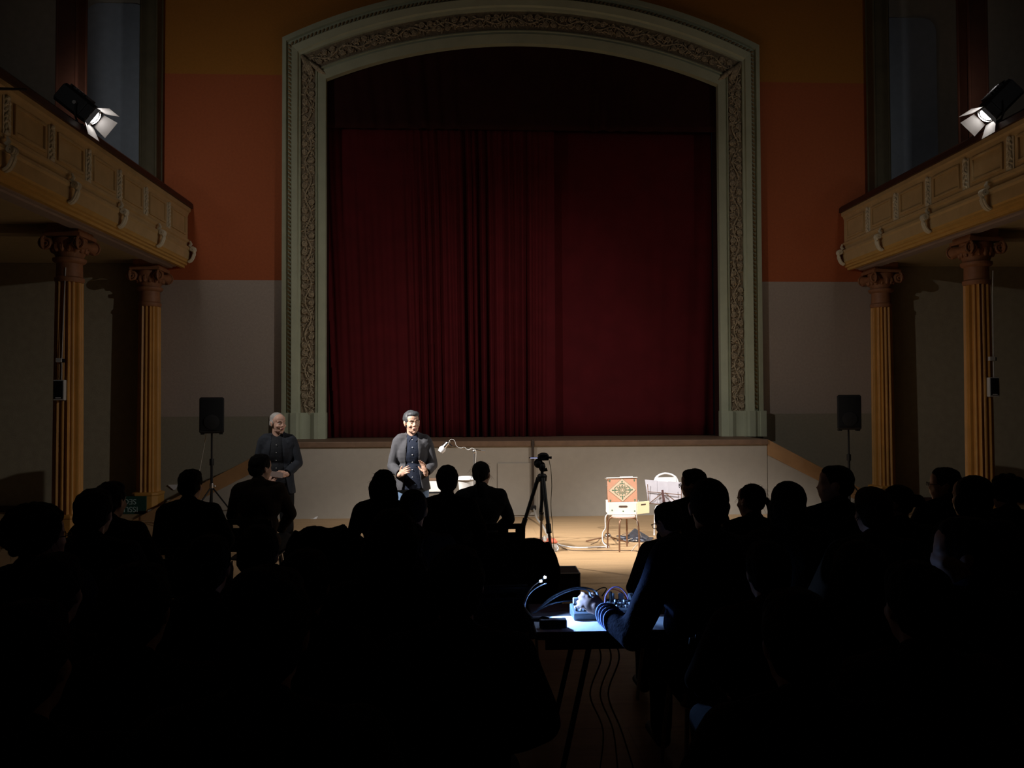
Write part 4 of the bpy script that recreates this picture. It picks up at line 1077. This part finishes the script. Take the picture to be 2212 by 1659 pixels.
MB().box((.06, .03, .163), (.16, .05, .006)).build('paper', M['white'], lid, False)
b = MB().tube([(-.20, -.02, HB+.285), (-.235, -.03, HB+.31)], [.006, .010], 8); b.tube([(-.19, 0, HB+.22), (-.20, 0, HB+.20)], .006, 6); b.build('latch', M['metal'], t)
sd_ = MB().box((0, 0, 0), (.012, .21, .155)).build('side_flap', mat('flap_cream_yellow', (.80, .72, .45), .45), t, False, .003); sd_.location = (WB/2+.075, .035, .078+.008); sd_.rotation_euler = (0, 0, -.95)
MB().box((.008, .0, .04), (.004, .08, .014)).build('handle_slot', mat('slot_dark2', (.1, .06, .04), .7), sd_, False)

# second box on a black stand beside the younger man
Yb2 = s2y(165); q = at_y(940, 1062, Yb2)
t = thing('amplifier_box', 'cream-fronted small box on a dark stand right of the younger man', 'box', (float(q[0]), Yb2, float(q[2])))
MB().box((0, .1, .07), (.20, .2, .145)).build('cabinet', CREAM, t, False, .005)
MB().box((0, .1, .15), (.21, .21, .012)).build('top_board', M['lip'], t, False)
z_ = float(q[2]); t = thing('stand', 'small dark low stand below the cream-fronted box', 'stand', (float(q[0]), Yb2+.1, 0))
MB().box((0, 0, z_-.012), (.24, .22, .02)).build('top', M['black'], t, False)
for sx in (-1, 1):
    for s2_ in (-1, 1): MB().tube([(sx*.10, s2_*.09, z_-.02), (sx*.12, s2_*.1, .005)], .010, 8).build('leg', M['black'], t)

# pale drum with flared rim
Yd = s2y(168); q = at_y(1004, 1060, Yd); xd = float(q[0])+.02
t = thing('drum', 'pale grey flared drum standing behind the spectator with clear ears', 'drum', (xd, Yd, 0)); zt = float(at_y(1004, 1031, Yd)[2])
MB().lathe([(.11, 0), (.12, .02), (.09, .35), (.085, zt-.22), (.105, zt-.05), (.11, zt-.02)], 28).build('shell', M['grey_light'], t)
MB().lathe([(.11, zt-.03), (.135, zt-.025), (.135, zt-.012), (.11, zt-.005), (.105, zt+.008), (.0, zt+.008)], 28).build('rim', M['white'], t)

# ------------------------------------------------------------------ microphone and boom stand
Ym = s2y(172); base = at_y(1024, 975, Ym); zb = float(base[2]); xm = float(base[0])
t = thing('microphone_stand', 'boom microphone stand standing right of the younger man', 'stand', (xm, Ym, 0))
MB().lathe([(.011, .12), (.011, .8), (.008, .8), (.008, zb)], 12).build('pole', M['metal'], t)
for k in range(3):
    a = -PI/2+k*2*PI/3; MB().tube([(0, 0, .14), (.3*math.cos(a), .3*math.sin(a), .012)], .008, 8).build('leg', M['metal'], t)
e0 = rel(at_y(1048, 975, Ym), (xm, Ym, 0)); e1 = rel(at_y(976, 964, Ym), (xm, Ym, 0))
MB().tube([e0, e1], .0065, 8).build('boom', M['chrome'], t); MB().ball((0, 0, zb), (.022, .022, .028), None, 10, 8).build('boom_clamp', M['metal'], t)
MB().tube([e0, e0+(e1-e0)*.12], .013, 8).build('counterweight', M['metal'], t)
c = MB(); pts = [at_y(x, y, Ym-.01) for x, y in ((968, 957), (974, 949), (982, 952), (986, 963), (995, 968), (1003, 966), (1011, 972), (1020, 968), (1028, 975), (1027, 1000), (1026, 1040))]
c.tube(smoothpath(pts+[(pts[-1][0]+.02, Ym-.03, .4), (pts[-1][0]+.03, Ym-.05, .02)], 4), .0028, 5); tag(c.build('microphone_cable', M['grey_light']), 'white cable curling along the microphone boom', 'cable')
t = thing('microphone', 'silver condenser microphone with white windscreen at the end of the boom', 'microphone', tuple(at_y(964, 963, Ym)))
q0 = rel(at_y(968, 956, Ym), t.location); q1 = rel(at_y(959, 966, Ym), t.location); q2 = rel(at_y(951, 976, Ym), t.location)
MB().tube([q1+(q1-q2)*.0, q1*.6+q2*.4, q2], [.030, .044, .034], 14).build('windscreen', M['white'], t)
MB().tube([q0, q1], [.02, .026], 12).build('body', M['chrome'], t)
b = MB()
for k in range(4): 
    a = k*PI/2; b.tube([q0+np.array([.035*math.cos(a), .035*math.sin(a), 0]), q0+np.array([.04*math.cos(a), .04*math.sin(a), .02]), q1+np.array([.035*math.cos(a), .035*math.sin(a), .0])], .004, 5)
b.tube([q0+np.array([.035*math.cos(a), .035*math.sin(a), .01]) for a in np.linspace(0, 2*PI, 17)], .004, 5, closed=False); b.tube([q0, rel(e1+np.array([xm, Ym, 0]), t.location)], .01, 8); b.build('shock_mount', M['chrome'], t)

# ------------------------------------------------------------------ folding music stand with sheets, white chair, other stands
Yn = s2y(166); nb_ = at_y(1433, 1095, Yn); xn = float(nb_[0])
t = thing('music_stand', 'folding wire music stand facing away with sheets spread on it', 'stand', (xn, Yn, 0), -.02)
def N(px, py, dy=0): return rel(at_y(px, py, Yn+dy), (xn, Yn, 0))
MB().lathe([(.010, .18), (.010, .42), (.007, .42), (.007, float(nb_[2]))], 12).build('pole', M['brown_tube'], t)
b = MB()
for k, tgt in enumerate((at_z(1404, 1184, .01), at_z(1470, 1178, .01), at_z(1440, 1160, .01))): MB().tube([(0, 0, .20), rel(tgt, (xn, Yn, 0))], .008, 8).build('leg', M['brown_tube'], t)
b = MB(); D = M['brown_tube']
for p_, q_ in (((1399, 1046), (1402, 1088)), ((1399, 1062), (1472, 1069)), ((1402, 1088), (1432, 1064)), ((1436, 1064), (1471, 1093)), ((1400, 1087), (1472, 1094)), ((1472, 1056), (1472, 1094))): b.tube([N(*p_, -.02), N(*q_, -.02)], .005, 6)
b.build('wire_desk', D, t); b = MB(); b.tube([N(1431, 1058, -.03), N(1435, 1090, -.03)], [.014, .02], 8, .5); b.build('centre_bracket', mat('bracket_brown', (.10, .05, .05), .5), t)
MB().lathe([(.018, -.03), (.02, -.02), (.02, .02), (.018, .03)], 10, (0, 0, float(nb_[2])-.02)).build('collar', M['chrome'], t)
PAPER = mat('sheet_paper', (.50, .485, .54), .8, var=.05, scale=14)
for k, (x0, y0, x1, y1) in enumerate(((1393, 1036, 1419, 1088), (1418, 1039, 1444, 1090), (1443, 1040, 1474, 1093))):
    b = MB(); Q = [at_y(x0, y0, Yn+.012+.004*k), at_y(x1, y0+2, Yn+.012+.004*k), at_y(x1+1, y1+2, Yn-.012+.004*k), at_y(x0+(7 if k == 0 else 1), y1, Yn-.012+.004*k)]
    rings = []
    for u in np.linspace(0, 1, 6):
        A = Q[0]+(Q[1]-Q[0])*u; B = Q[3]+(Q[2]-Q[3])*u; wv = .004*math.sin(u*7+k*2); rings.append([A+[0, wv, 0], (A+B)/2+[0, wv*.3, 0], B+[0, -wv, 0], B+[0, .0015-wv, 0], (A+B)/2+[0, .0015+wv*.3, 0], A+[0, .0015+wv, 0]])
    b.loft(rings); tag(b.build('sheet', PAPER), ('left', 'middle', 'right')[k]+' of the three white sheets spread on the music stand', 'paper', 'sheets on the music stand')
Yc = s2y(158); q = at_y(1452, 1100, Yc); 
t = thing('chair', 'white metal-framed chair with curved back behind the music stand', 'chair', (float(q[0]), Yc, 0), .15)
MB().lathe([(0, .44), (.19, .44), (.20, .45), (.19, .465), (0, .465)], 28).build('seat', M['white'], t)
MB().tube(smoothpath([(-.17, .14, .45), (-.18, .18, .62), (-.15, .22, .80), (0, .24, .86), (.15, .22, .80), (.18, .18, .62), (.17, .14, .45)], 6), .014, 10).build('back_frame', M['white'], t)
b = MB().loft([[(x, .222-.0*abs(x), z), (x, .234, z)] for x, z in ((-.14, .70), (.14, .70))] if False else [[(-.15, .20, z), (.0, .225, z), (.15, .20, z), (.15, .208, z), (0, .233, z), (-.15, .208, z)] for z in (.68, .70, .79, .81)]); b.build('backrest', M['white'], t)
for sx in (-1, 1):
    for s2_ in (-1, 1): MB().tube(smoothpath([(sx*.10, s2_*.1, .435), (sx*.16, s2_*.15, .42), (sx*.18, s2_*.17, .34), (sx*.19, s2_*.19, .01)], 4), .012, 10).build('leg', M['white'], t)
# chair with grey tubes behind the instrument box, and a low tripod stand with its silver ball joint
Yk = s2y(166); xk = float(at_y(1309, 1130, Yk)[0])
t = thing('microphone_stand', 'low tripod stand with silver joint left of the white instrument box', 'stand', (xk+.02, Yk, 0))
MB().lathe([(.009, .05), (.009, .62), (.006, .62), (.006, .78)], 10).build('pole', M['brown_tube'], t)
for px_, py_ in ((1266, 1169), (1358, 1172), (1312, 1150)): MB().tube([(0, 0, .115), rel(at_z(px_, py_, .012), (xk+.02, Yk, 0))], [.008, .010], 8).build('leg', M['brown_tube'], t)
MB().ball((0, 0, .115), (.042, .042, .045), None, 14, 10).build('joint', M['chrome'], t)
c = MB().tube(smoothpath([at_y(1315, 1108, Yk-.05), at_y(1308, 1118, Yk-.05), at_y(1308, 1140, Yk-.05), at_y(1302, 1152, Yk-.05), (xk-.05, Yk-.08, .05), (xk+.0, Yk-.2, .01), at_z(1300, 1181, .008), at_z(1250, 1183, .008), at_z(1212, 1178, .008), at_z(1198, 1170, .010)], 6), .0085, 7).build('power_cable', M['white'])
tag(c, 'white cable running from the instrument box down and along the floor to the power box', 'cable')
CABD = mat('cable_dark', (.10, .07, .05), .6)
c = MB().tube(smoothpath([at_z(1196, 1168, .03), at_z(1215, 1183, .006), at_z(1240, 1189, .006), at_z(1300, 1189, .006), at_z(1362, 1189, .006), at_z(1395, 1194, .006), at_z(1412, 1196, .006), at_z(1400, 1199, .006), at_z(1378, 1193, .006)], 6), .005, 6).build('floor_cable', CABD); tag(c, 'thin dark cable looping along the floor in front of the stool', 'cable')
c = MB().tube(smoothpath([at_y(1379, 1080, YB), at_y(1375, 1110, YB-.05), at_y(1378, 1140, YB-.05), at_z(1386, 1165, .02), at_z(1372, 1180, .006), at_z(1364, 1190, .006)], 6), .0035, 5).build('thin_cable', M['grey_light']); tag(c, 'thin pale cable hanging from the side flap of the instrument box', 'cable')
c = MB().tube(smoothpath([at_z(1276, 1176, .006), at_z(1290, 1170, .006), at_z(1298, 1162, .006), at_z(1305, 1172, .006), at_z(1316, 1180, .006), at_z(1290, 1184, .006)], 6), .0035, 5).build('thin_cable', CABD); tag(c, 'thin dark cable curled on the floor below the low tripod stand', 'cable')

# effect pedals / clips under the box
q = at_z(1378, 1170, 0); t = thing('effects_case', 'dark tilted effects panel with silver clips on the floor behind the stool', 'device', (float(q[0]), float(q[1])+.15, 0), -.35)
MB().prism([(-.16, 0), (.16, 0), (.16, .03), (-.02, .13), (-.04, .13)], -.13, .13, 1).build('panel', mat('panel_bluegrey', (.06, .065, .085), .35), t, False, .004)
b = MB()
for k, (x, y, z, a) in enumerate(((-.20, -.12, .02, .2), (-.16, -.16, .05, -.5), (-.22, -.05, .05, .6), (-.10, -.19, .02, .1), (.02, -.17, .02, -.3), (.10, -.16, .03, .5), (-.12, -.15, .09, .3), (.05, -.15, .05, 1.2), (-.05, -.18, .04, .8), (.14, -.17, .015, -.1))):
    bb = MB().box((0, 0, 0), (.075, .03, .014), rot('Z', a)@rot('Y', .2*math.sin(k*3))); bb.v = [(p[0]+x, p[1]+y, p[2]+z) for p in bb.v]; bb.build('clip', M['chrome'] if k % 2 == 0 else mat('clip_blue_grey', (.25, .28, .36), .4, .5), t, False, .002)
MB().box((0, -.02, .012), (.44, .34, .02)).build('base_board', mat('board_dark', (.05, .05, .06), .4), t, False, .003)

# ------------------------------------------------------------------ power box and conduit
q = at_z(1180, 1192, 0); t = thing('power_box', 'grey power distribution box with reddish lid on the floor behind the tripod', 'box', (float(q[0]), float(q[1])+.1, 0), .05)
MB().box((0, 0, .055), (.26, .22, .11)).build('body', mat('box_grey', (.40, .38, .36), .6), t, False, .006)
MB().box((0, 0, .12), (.27, .24, .025)).build('lid', mat('lid_red', (.52, .12, .07), .5), t, False, .006)
MB().ball((-.03, .02, .135), (.05, .04, .03), None, 10, 6).build('plug', mat('plug_grey', (.30, .28, .30), .5), t)
xp = float(at_y(1151, 1050, YA)[0]); t = thing('conduit', 'dark vertical conduit pipe fixed to the stage front behind the tripod', 'pipe', (xp, YA-.035, 0))
MB().tube([(0, 0, .17), (0, 0, HA+.02)], .022, 10).build('pipe', mat('conduit_dark', (.045, .03, .02), .6), t)
MB().box((0, 0, .15), (.10, .06, .07)).build('socket_box', M['black'], t, False, .006)
MB().box((.0, .012, HA-.05), (.05, .05, .07)).build('clip', M['black'], t, False, .004)
c = MB().tube(smoothpath([(xp+.01, YA-.04, .13), at_z(1160, 1120, .05), at_z(1172, 1135, .02), at_z(1180, 1150, .02), at_z(1183, 1158, .06), at_z(1177, 1168, .15), (float(q[0])-.01, float(q[1])+.12, .17)], 6), .016, 8).build('hose', mat('hose_grey', (.34, .31, .27), .6)); tag(c, 'thick grey cable from the wall conduit to the power box', 'cable')
c = MB().tube(smoothpath([(float(q[0])-.12, float(q[1])-.02, .09), at_z(1170, 1178, .03), at_z(1188, 1190, .012), at_z(1205, 1186, .010), at_z(1198, 1172, .03)], 6), .012, 8).build('power_cable', M['white']); tag(c, 'thick white cable looped in front of the power box', 'cable')

# ------------------------------------------------------------------ camera on a tripod
St = 218; Yt = s2y(St); tb = at_y(1171, 1028, Yt); xt = float(tb[0]); ztp = float(tb[2])
t = thing('tripod', 'black photo tripod standing in front of the audience at centre', 'tripod', (xt, Yt, 0))
def W(px, py, dy=0): return rel(at_y(px, py, Yt+dy), (xt, Yt, 0))
MB().lathe([(.03, ztp-.06), (.045, ztp-.05), (.05, ztp), (.035, ztp+.02)], 14).build('crown', M['black'], t)
MB().tube([(0, 0, ztp+.06), (0, 0, ztp-.22), (-.015, 0, ztp-.36)], [.016, .016, .018], 10).build('centre_column', M['black'], t)
MB().ball((-.0, 0, ztp+.09), (.035, .035, .05), None, 12, 8).build('head', M['black'], t)
b = MB().ball(W(1163, 1001), (.045, .03, .048), None, 12, 8); b.tube([W(1163, 1001), W(1172, 1010), (0, 0, ztp+.06)], .024, 8); b.tube([(0, 0, ztp+.05), W(1182, 1014)], [.012, .018], 8); b.build('pan_head', M['black'], t)
targets = [at_z(1203, 1306, .01), at_z(1090, 1262, .01), at_z(1168, 1215, .01)]
for g in targets:
    e = rel(g, (xt, Yt, 0)); a0 = np.array([0, 0, ztp-.02])+np.array([e[0], e[1], 0])/np.hypot(e[0], e[1])*.045; d = e-a0
    lg = MB().tube([a0, a0+d*.42], [.021, .018], 10).build('leg', M['black'], t)
    MB().tube([a0+d*.38, a0+d*.45], .026, 10).build('leg_lock', M['black'], lg)
    MB().tube([a0+d*.44, a0+d*.74], [.014, .013], 10).build('lower_leg', mat('tripod_brown', (.06, .018, .014), .5), lg)
    MB().tube([a0+d*.71, a0+d*.77], .020, 10).build('leg_lock', M['black'], lg)
    MB().tube([a0+d*.76, e], [.010, .010], 10).build('lower_leg', M['black'], lg); MB().ball(e, (.02, .02, .012), None, 8, 6).build('rubber_foot', M['black'], lg)
b = MB().box((.035, -.01, ztp-.86), (.05, .03, .11)); b.build('pouch', M['black'], t, False, .01)
cb = at_y(1174, 988, Yt); t = thing('camera', 'small black video camera with its screen folded out, on the tripod', 'camera', tuple(cb))
b = MB().box((.0, .03, 0), (.105, .12, .062)); b.build('body', M['black'], t, False, .014)
MB().tube([(.0, .08, 0), (.0, .13, 0)], .026, 14).build('lens', M['black'], t); MB().tube([(.045, -.03, .0), (.078, -.03, -.002)], [.01, .014], 8).build('eyecup', M['black'], t)
MB().ball((0, 0, .03), (.045, .06, .018), None, 10, 6).build('hand_strap', M['black'], t)
scn = MB().box((-.098, .0, -.003), (.088, .06, .008)).build('screen', M['black'], t, False, .002)
MB().box((-.098, -.0305, -.0035), (.07, .002, .005)).build('display', mat('display_glow', (.1, .1, .1), .4, emit=(.45, .5, 1.0), estr=1.6), scn, False)
c = MB().tube(smoothpath([at_y(x, y, Yt-.02) for x, y in ((1186, 994), (1190, 1015), (1192, 1050), (1190, 1090), (1193, 1130), (1195, 1160))]+[at_z(1198, 1225, .006)], 5), .0035, 5).build('camera_cable', mat('cable_olive', (.16, .14, .08), .6)); tag(c, 'thin cable hanging from the video camera along the tripod', 'cable')
Yq = s2y(231); A = at_y(1165, 1240, Yq); B = at_y(1253, 1240, Yq); zc_ = float(A[2]); xw = float(B[0]-A[0])
t = thing('flight_case', 'black equipment case with metal edges at the foot of the tripod', 'case', ((float(A[0])+float(B[0]))/2, Yq+.17, 0))
MB().box((0, 0, zc_/2), (xw, .32, zc_)).build('body', M['black'], t, False, .004)
b = MB()
for sx in (-1, 1):
    for s2_ in (-1, 1): b.tube([(sx*xw/2, s2_*.16, 0.006), (sx*xw/2, s2_*.16, zc_)], .006, 5)
    b.tube([(-xw/2, sx*.16, zc_), (xw/2, sx*.16, zc_)], .006, 5); b.tube([(sx*xw/2, -.16, zc_), (sx*xw/2, .16, zc_)], .006, 5)
b.build('edge_trim', mat('trim_grey', (.42, .40, .38), .5, .3), t)

# ------------------------------------------------------------------ mixing table with lamp, mixers and cables
ZT = .74
fl = at_z(1157, 1367, ZT); bl = at_z(1166, 1303, ZT); TX0 = float(fl[0]); TY0 = float(fl[1]); TD = float(bl[1])-TY0; TW = 1.45
t = thing('table', 'long dark folding table with pale cloth end beside the reaching man', 'table', (TX0+TW/2, TY0+TD/2, 0))
MB().box((0, 0, ZT-.02), (TW, TD, .035)).build('tabletop', mat('table_top_dark', (.05, .045, .045), .5), t, False, .006)
MB().box((0, -TD/2+.03, ZT-.065), (TW-.1, .02, .05)).build('apron', M['black'], t, False); MB().box((0, TD/2-.03, ZT-.065), (TW-.1, .02, .05)).build('apron', M['black'], t, False)
for sx in (-1, 1):
    for s2_ in (-1, 1): MB().tube([(sx*(TW/2-.28), s2_*(TD/2-.06), ZT-.04), (sx*(TW/2-.12), s2_*(TD/2-.04), .01)], .014, 8).build('leg', M['black'], t)
b = MB().box((TX0+.005+.38/1.0, TY0+.145, ZT+.001), (.76, .285, .004)); tag(b.build('sheet', mat('sheet_white_big', (.75, .78, .80), .7, var=.05, scale=20), smooth=False), 'white sheet lying on the lamp-lit left end of the table', 'paper')
# lamp
g0 = at_z(1143, 1338, ZT+.01); Yl = float(g0[1]); g0 = (max(float(g0[0]), TX0-.03), Yl, ZT)
lp = at_y(1172, 1249, Yl+.10); 
t = thing('gooseneck_lamp', 'small clip lamp with two thin goosenecks shining blue-white over the table', 'lamp', (TX0+.0, Yl, ZT))
def G(px, py, dy): return rel(at_y(px, py, Yl+dy), t.location)
MB().tube(smoothpath([(0, 0, .02), G(1133, 1310, 0), G(1136, 1290, .02), G(1150, 1268, .05), G(1166, 1256, .09)], 6), .0030, 6).build('gooseneck', M['metal'], t)
MB().tube(smoothpath([(0, 0, .02), G(1134, 1315, 0), G(1140, 1288, .02), G(1158, 1270, .05), G(1180, 1260, .09)], 6), .0030, 6).build('gooseneck', M['metal'], t)
MB().box((.02, .0, .006), (.06, .03, .028)).build('clip', M['black'], t, False, .004)
LED = mat('led_blue_white', (.9, .95, 1), .3, emit=(.45, .62, 1.0), estr=60)
hd = G(1172, 1249, .10); MB().tube([hd+np.array([-.016, 0, -.012]), hd+np.array([.018, 0, .014])], .009, 10).build('lamp_head', M['black'], t)
bl_ = MB(); bl_.ball(hd+np.array([-.010, -.004, -.013]), .0085, None, 10, 8); bl_.ball(hd+np.array([.012, -.004, .006]), .0085, None, 10, 8); bl_.build('bulb', LED, t)
ld = bpy.data.lights.new('led_lamp', 'SPOT'); ld.energy = 32; ld.color = (.26, .48, 1.0); ld.shadow_soft_size = .012; ld.spot_size = math.radians(96); ld.spot_blend = .5
lo = bpy.data.objects.new('led_lamp', ld); col.objects.link(lo); lo.location = Vector(lp)+Vector((0.005, -.01, -.028)); tgt = Vector((TX0+.34, TY0+.16, ZT)); lo.rotation_euler = (tgt-lo.location).to_track_quat('-Z', 'Y').to_euler()
# power pack
q = at_z(1196, 1361, ZT); t = thing('power_pack', 'black rectangular device near the front left corner of the lit table', 'device', (float(q[0]), float(q[1])+.03, ZT+.004), 0)
MB().box((0, 0, .022), (.135, .05, .042)).build('body', mat('device_black', (.02, .02, .03), .35), t, False, .006); MB().tube([(-.075, .03, .03), (-.05, .01, .05), (-.02, 0, .044)], .006, 6).build('cable_end', M['black'], t)
# mixers
def mixer(px, py, label, w_=.19, d_=.15, rz=.0, h=.045):
    q = at_z(px, py, ZT); t = thing('mixer', label, 'mixer', (float(q[0]), float(q[1]), ZT+.004), rz)
    MB().prism([(-d_/2, 0), (d_/2, 0), (d_/2, h+.012), (-d_/2, h-.012)], -w_/2, w_/2, 0).build('housing', mat('mixer_housing', (.10, .12, .14), .4), t, False, .005)
    for k in range(6):
        for j in range(3): MB().lathe([(.006, 0), (.006, .012), (.004, .014)], 10, (-w_/2+.02+k*(w_-.04)/5, -d_/2+.035+j*.035, h-.008+.005*j)).build('knob', M['white'] if (k+j) % 2 else M['black'], t)
    b = MB()
    for k in range(3): b.box((-w_/2+.03+k*.05, d_/2-.012, h+.025), (.028, .02, .035))
    b.build('socket', mat('socket_grey', (.35, .38, .42), .4), t, False, .003)
mixer(1266, 1334, 'small mixer with pale knobs under the reaching hand', w_=.15, d_=.13, rz=.05)
mixer(1345, 1325, 'second mixer with aerial at the right of the reaching hand', rz=-.05, w_=.16)
def cab(pts, r, m, label): tag(MB().tube(smoothpath(pts, 6), r, 6).build('audio_cable', m), label, 'cable')
CB = mat('cable_blue_black', (.05, .07, .10), .5); CV = mat('cable_violet', (.35, .25, .55), .45); CR = mat('cable_red', (.45, .08, .06), .5)
Ym0 = s2y(405)
def Q(px, py, dy=0): return at_y(px, py, Ym0+dy)
cab([Q(1168, 1312), Q(1200, 1290), Q(1235, 1275), Q(1262, 1273), Q(1276, 1282), Q(1282, 1300)], .0045, CB, 'dark cable arching from the back edge to the mixer, lower one')
cab([Q(1160, 1318, .03), Q(1195, 1288, .03), Q(1240, 1270, .03), Q(1275, 1272, .02), Q(1290, 1282), Q(1293, 1298)], .0045, CB, 'dark cable arching from the back edge to the mixer, upper one')
cab([Q(1150, 1325, .0), Q(1190, 1305, .0), Q(1230, 1298, .04), Q(1280, 1300, .06), Q(1340, 1304, .08)], .0045, CB, 'dark cable lying along the back of the table')
cab([Q(1306, 1303), Q(1309, 1285), Q(1322, 1270), Q(1338, 1269), Q(1352, 1283), Q(1362, 1306)], .0038, CV, 'violet cable arching over the second mixer')
cab([Q(1307, 1300, .02), Q(1312, 1278, .02), Q(1325, 1273, .02), Q(1345, 1282, .02), Q(1362, 1306, .02)], .0028, CR, 'thin reddish cable below the violet one')
cab([Q(1300, 1288, .05), Q(1310, 1272, .05), Q(1300, 1270, .06), Q(1285, 1280, .04), Q(1280, 1300, .03)], .003, M['black'], 'black cable crossing behind the white plugs')
for k, (x, y) in enumerate(((1277, 1290), (1292, 1290))):
    o = MB().tube([Q(x-3, y-11), Q(x, y), Q(x+1, y+10)], [.006, .0075, .0075], 8).build('plug', mat('plug_pale', (.62, .66, .72), .35, .3)); tag(o, ('left', 'right')[k]+' of the two pale cable plugs standing up from the mixer', 'plug', 'plugs in the mixer')
o = MB().tube([Q(1320, 1318, 0), Q(1320, 1296, 0), Q(1319, 1278, 0)], [.004, .005, .007], 8).build('aerial', M['black']); tag(o, 'short upright black aerial on the second mixer', 'aerial')
for k, dx in enumerate((0, .05, .09)):
    x0 = TX0+.30+dx; c = MB().tube(smoothpath([(x0, TY0+.06, ZT-.05), (x0+.02, TY0+.02, .6), (x0-.03, TY0+.05, .42), (x0+.03, TY0+.03, .25), (x0+.05*k, TY0+.0, .02)], 6), .004, 5).build('hanging_cable', mat('cable_tan', (.22, .18, .12), .5))
    tag(c, ('left', 'middle', 'right')[k]+' of the three thin cables hanging under the table', 'cable', 'cables under the table')

# ------------------------------------------------------------------ small things low on the floor and walls
q = at_y(362, 1057, -.28); t = MB().loft([[(-.09, -.03, .05), (.09, -.03, .055), (.09, .0, .055), (-.09, .0, .05)], [(.0, -.02, -.035), (.03, -.02, -.035), (.03, .0, -.035), (.0, .0, -.035)]]).build('wall_bracket', M['white'], smooth=False)
t.location = (float(q[0]), -.0, float(q[2])); tag(t, 'small white wedge-shaped fitting low on the wall by the left column', 'fitting')
q = at_z(683, 1119, 0); t = MB().loft([[(-.07, -.06, 0), (.02, -.06, 0), (.05, .04, 0), (-.07, .05, 0)], [(-.03, -.05, .004), (.07, -.03, .08), (.08, .02, .07), (-.03, .04, .004)]]).build('folded_paper', M['white'], smooth=False)
t.location = (float(q[0]), float(q[1])-.05, 0); tag(t, 'folded white paper lying on the floor at the foot of the stage front', 'paper')
# dark green emergency-exit board standing upside down by the left column
Ys = -.45; x0 = float(at_y(262, 1090, Ys)[0]); x1 = float(at_y(303, 1090, Ys)[0]); 
t = thing('exit_sign', 'dark green sign standing upside down against the far left column', 'sign', ((x0+x1)/2, Ys, 0))
MB().box((0, 0, .15), (x1-x0+.22, .05, .30)).build('board', mat('sign_green', (.012, .06, .045), .5), t, False, .004)
def text(body, size, loc, m, parent, rotz=PI):
    cu = bpy.data.curves.new('letters', 'FONT'); cu.body = body; cu.size = size; cu.extrude = .002; cu.align_x = 'CENTER'; cu.align_y = 'CENTER'
    o = bpy.data.objects.new('lettering', cu); col.objects.link(o); me = bpy.data.meshes.new_from_object(o.evaluated_get(bpy.context.evaluated_depsgraph_get())); bpy.data.objects.remove(o)
    o = link(me, 'lettering', m, parent, False); o.rotation_euler = (PI/2, rotz, 0); o.location = loc; return o
LT = mat('letter_pale', (.42, .55, .52), .5)
text('SECOURS', .13, (-.17, -.03, .215), LT, t); text('ISSUE', .13, (-.02, -.03, .085), LT, t)
# made-up cloth: the lamp's blue light put into its colour
q = at_y(1690, 1412, s2y(470)); b = MB()
for k in range(4): b.ball((.006*math.sin(k*2), 0, .055-.036*k), (.024+.004*k, .014, .022), None, 10, 8)
place_chair(float(q[0]), float(q[1])+.39, 0, 'black stacking chair with the lamp-blue cloth over its back')
o = b.build('lamp_blue_cloth', mat('cloth_lamp_blue', (.10, .16, .60), .8)); o.location = tuple(q); tag(o, 'small made-up cloth, lamp light painted as blue, hanging behind the man at the mixing table', 'lamp_blue_cloth')
q = at_y(1866, 1380, s2y(560)); o = MB().loft([[(-.03, 0, .02), (.025, 0, .02), (.025, .001, .02), (-.03, .001, .02)], [(.012, -.01, -.03), (.02, -.01, -.03), (.02, -.009, -.03), (.012, -.009, -.03)]]).build('programme', M['white'], smooth=False); o.location = tuple(q); tag(o, 'corner of a white programme leaflet in the dark right foreground', 'paper')
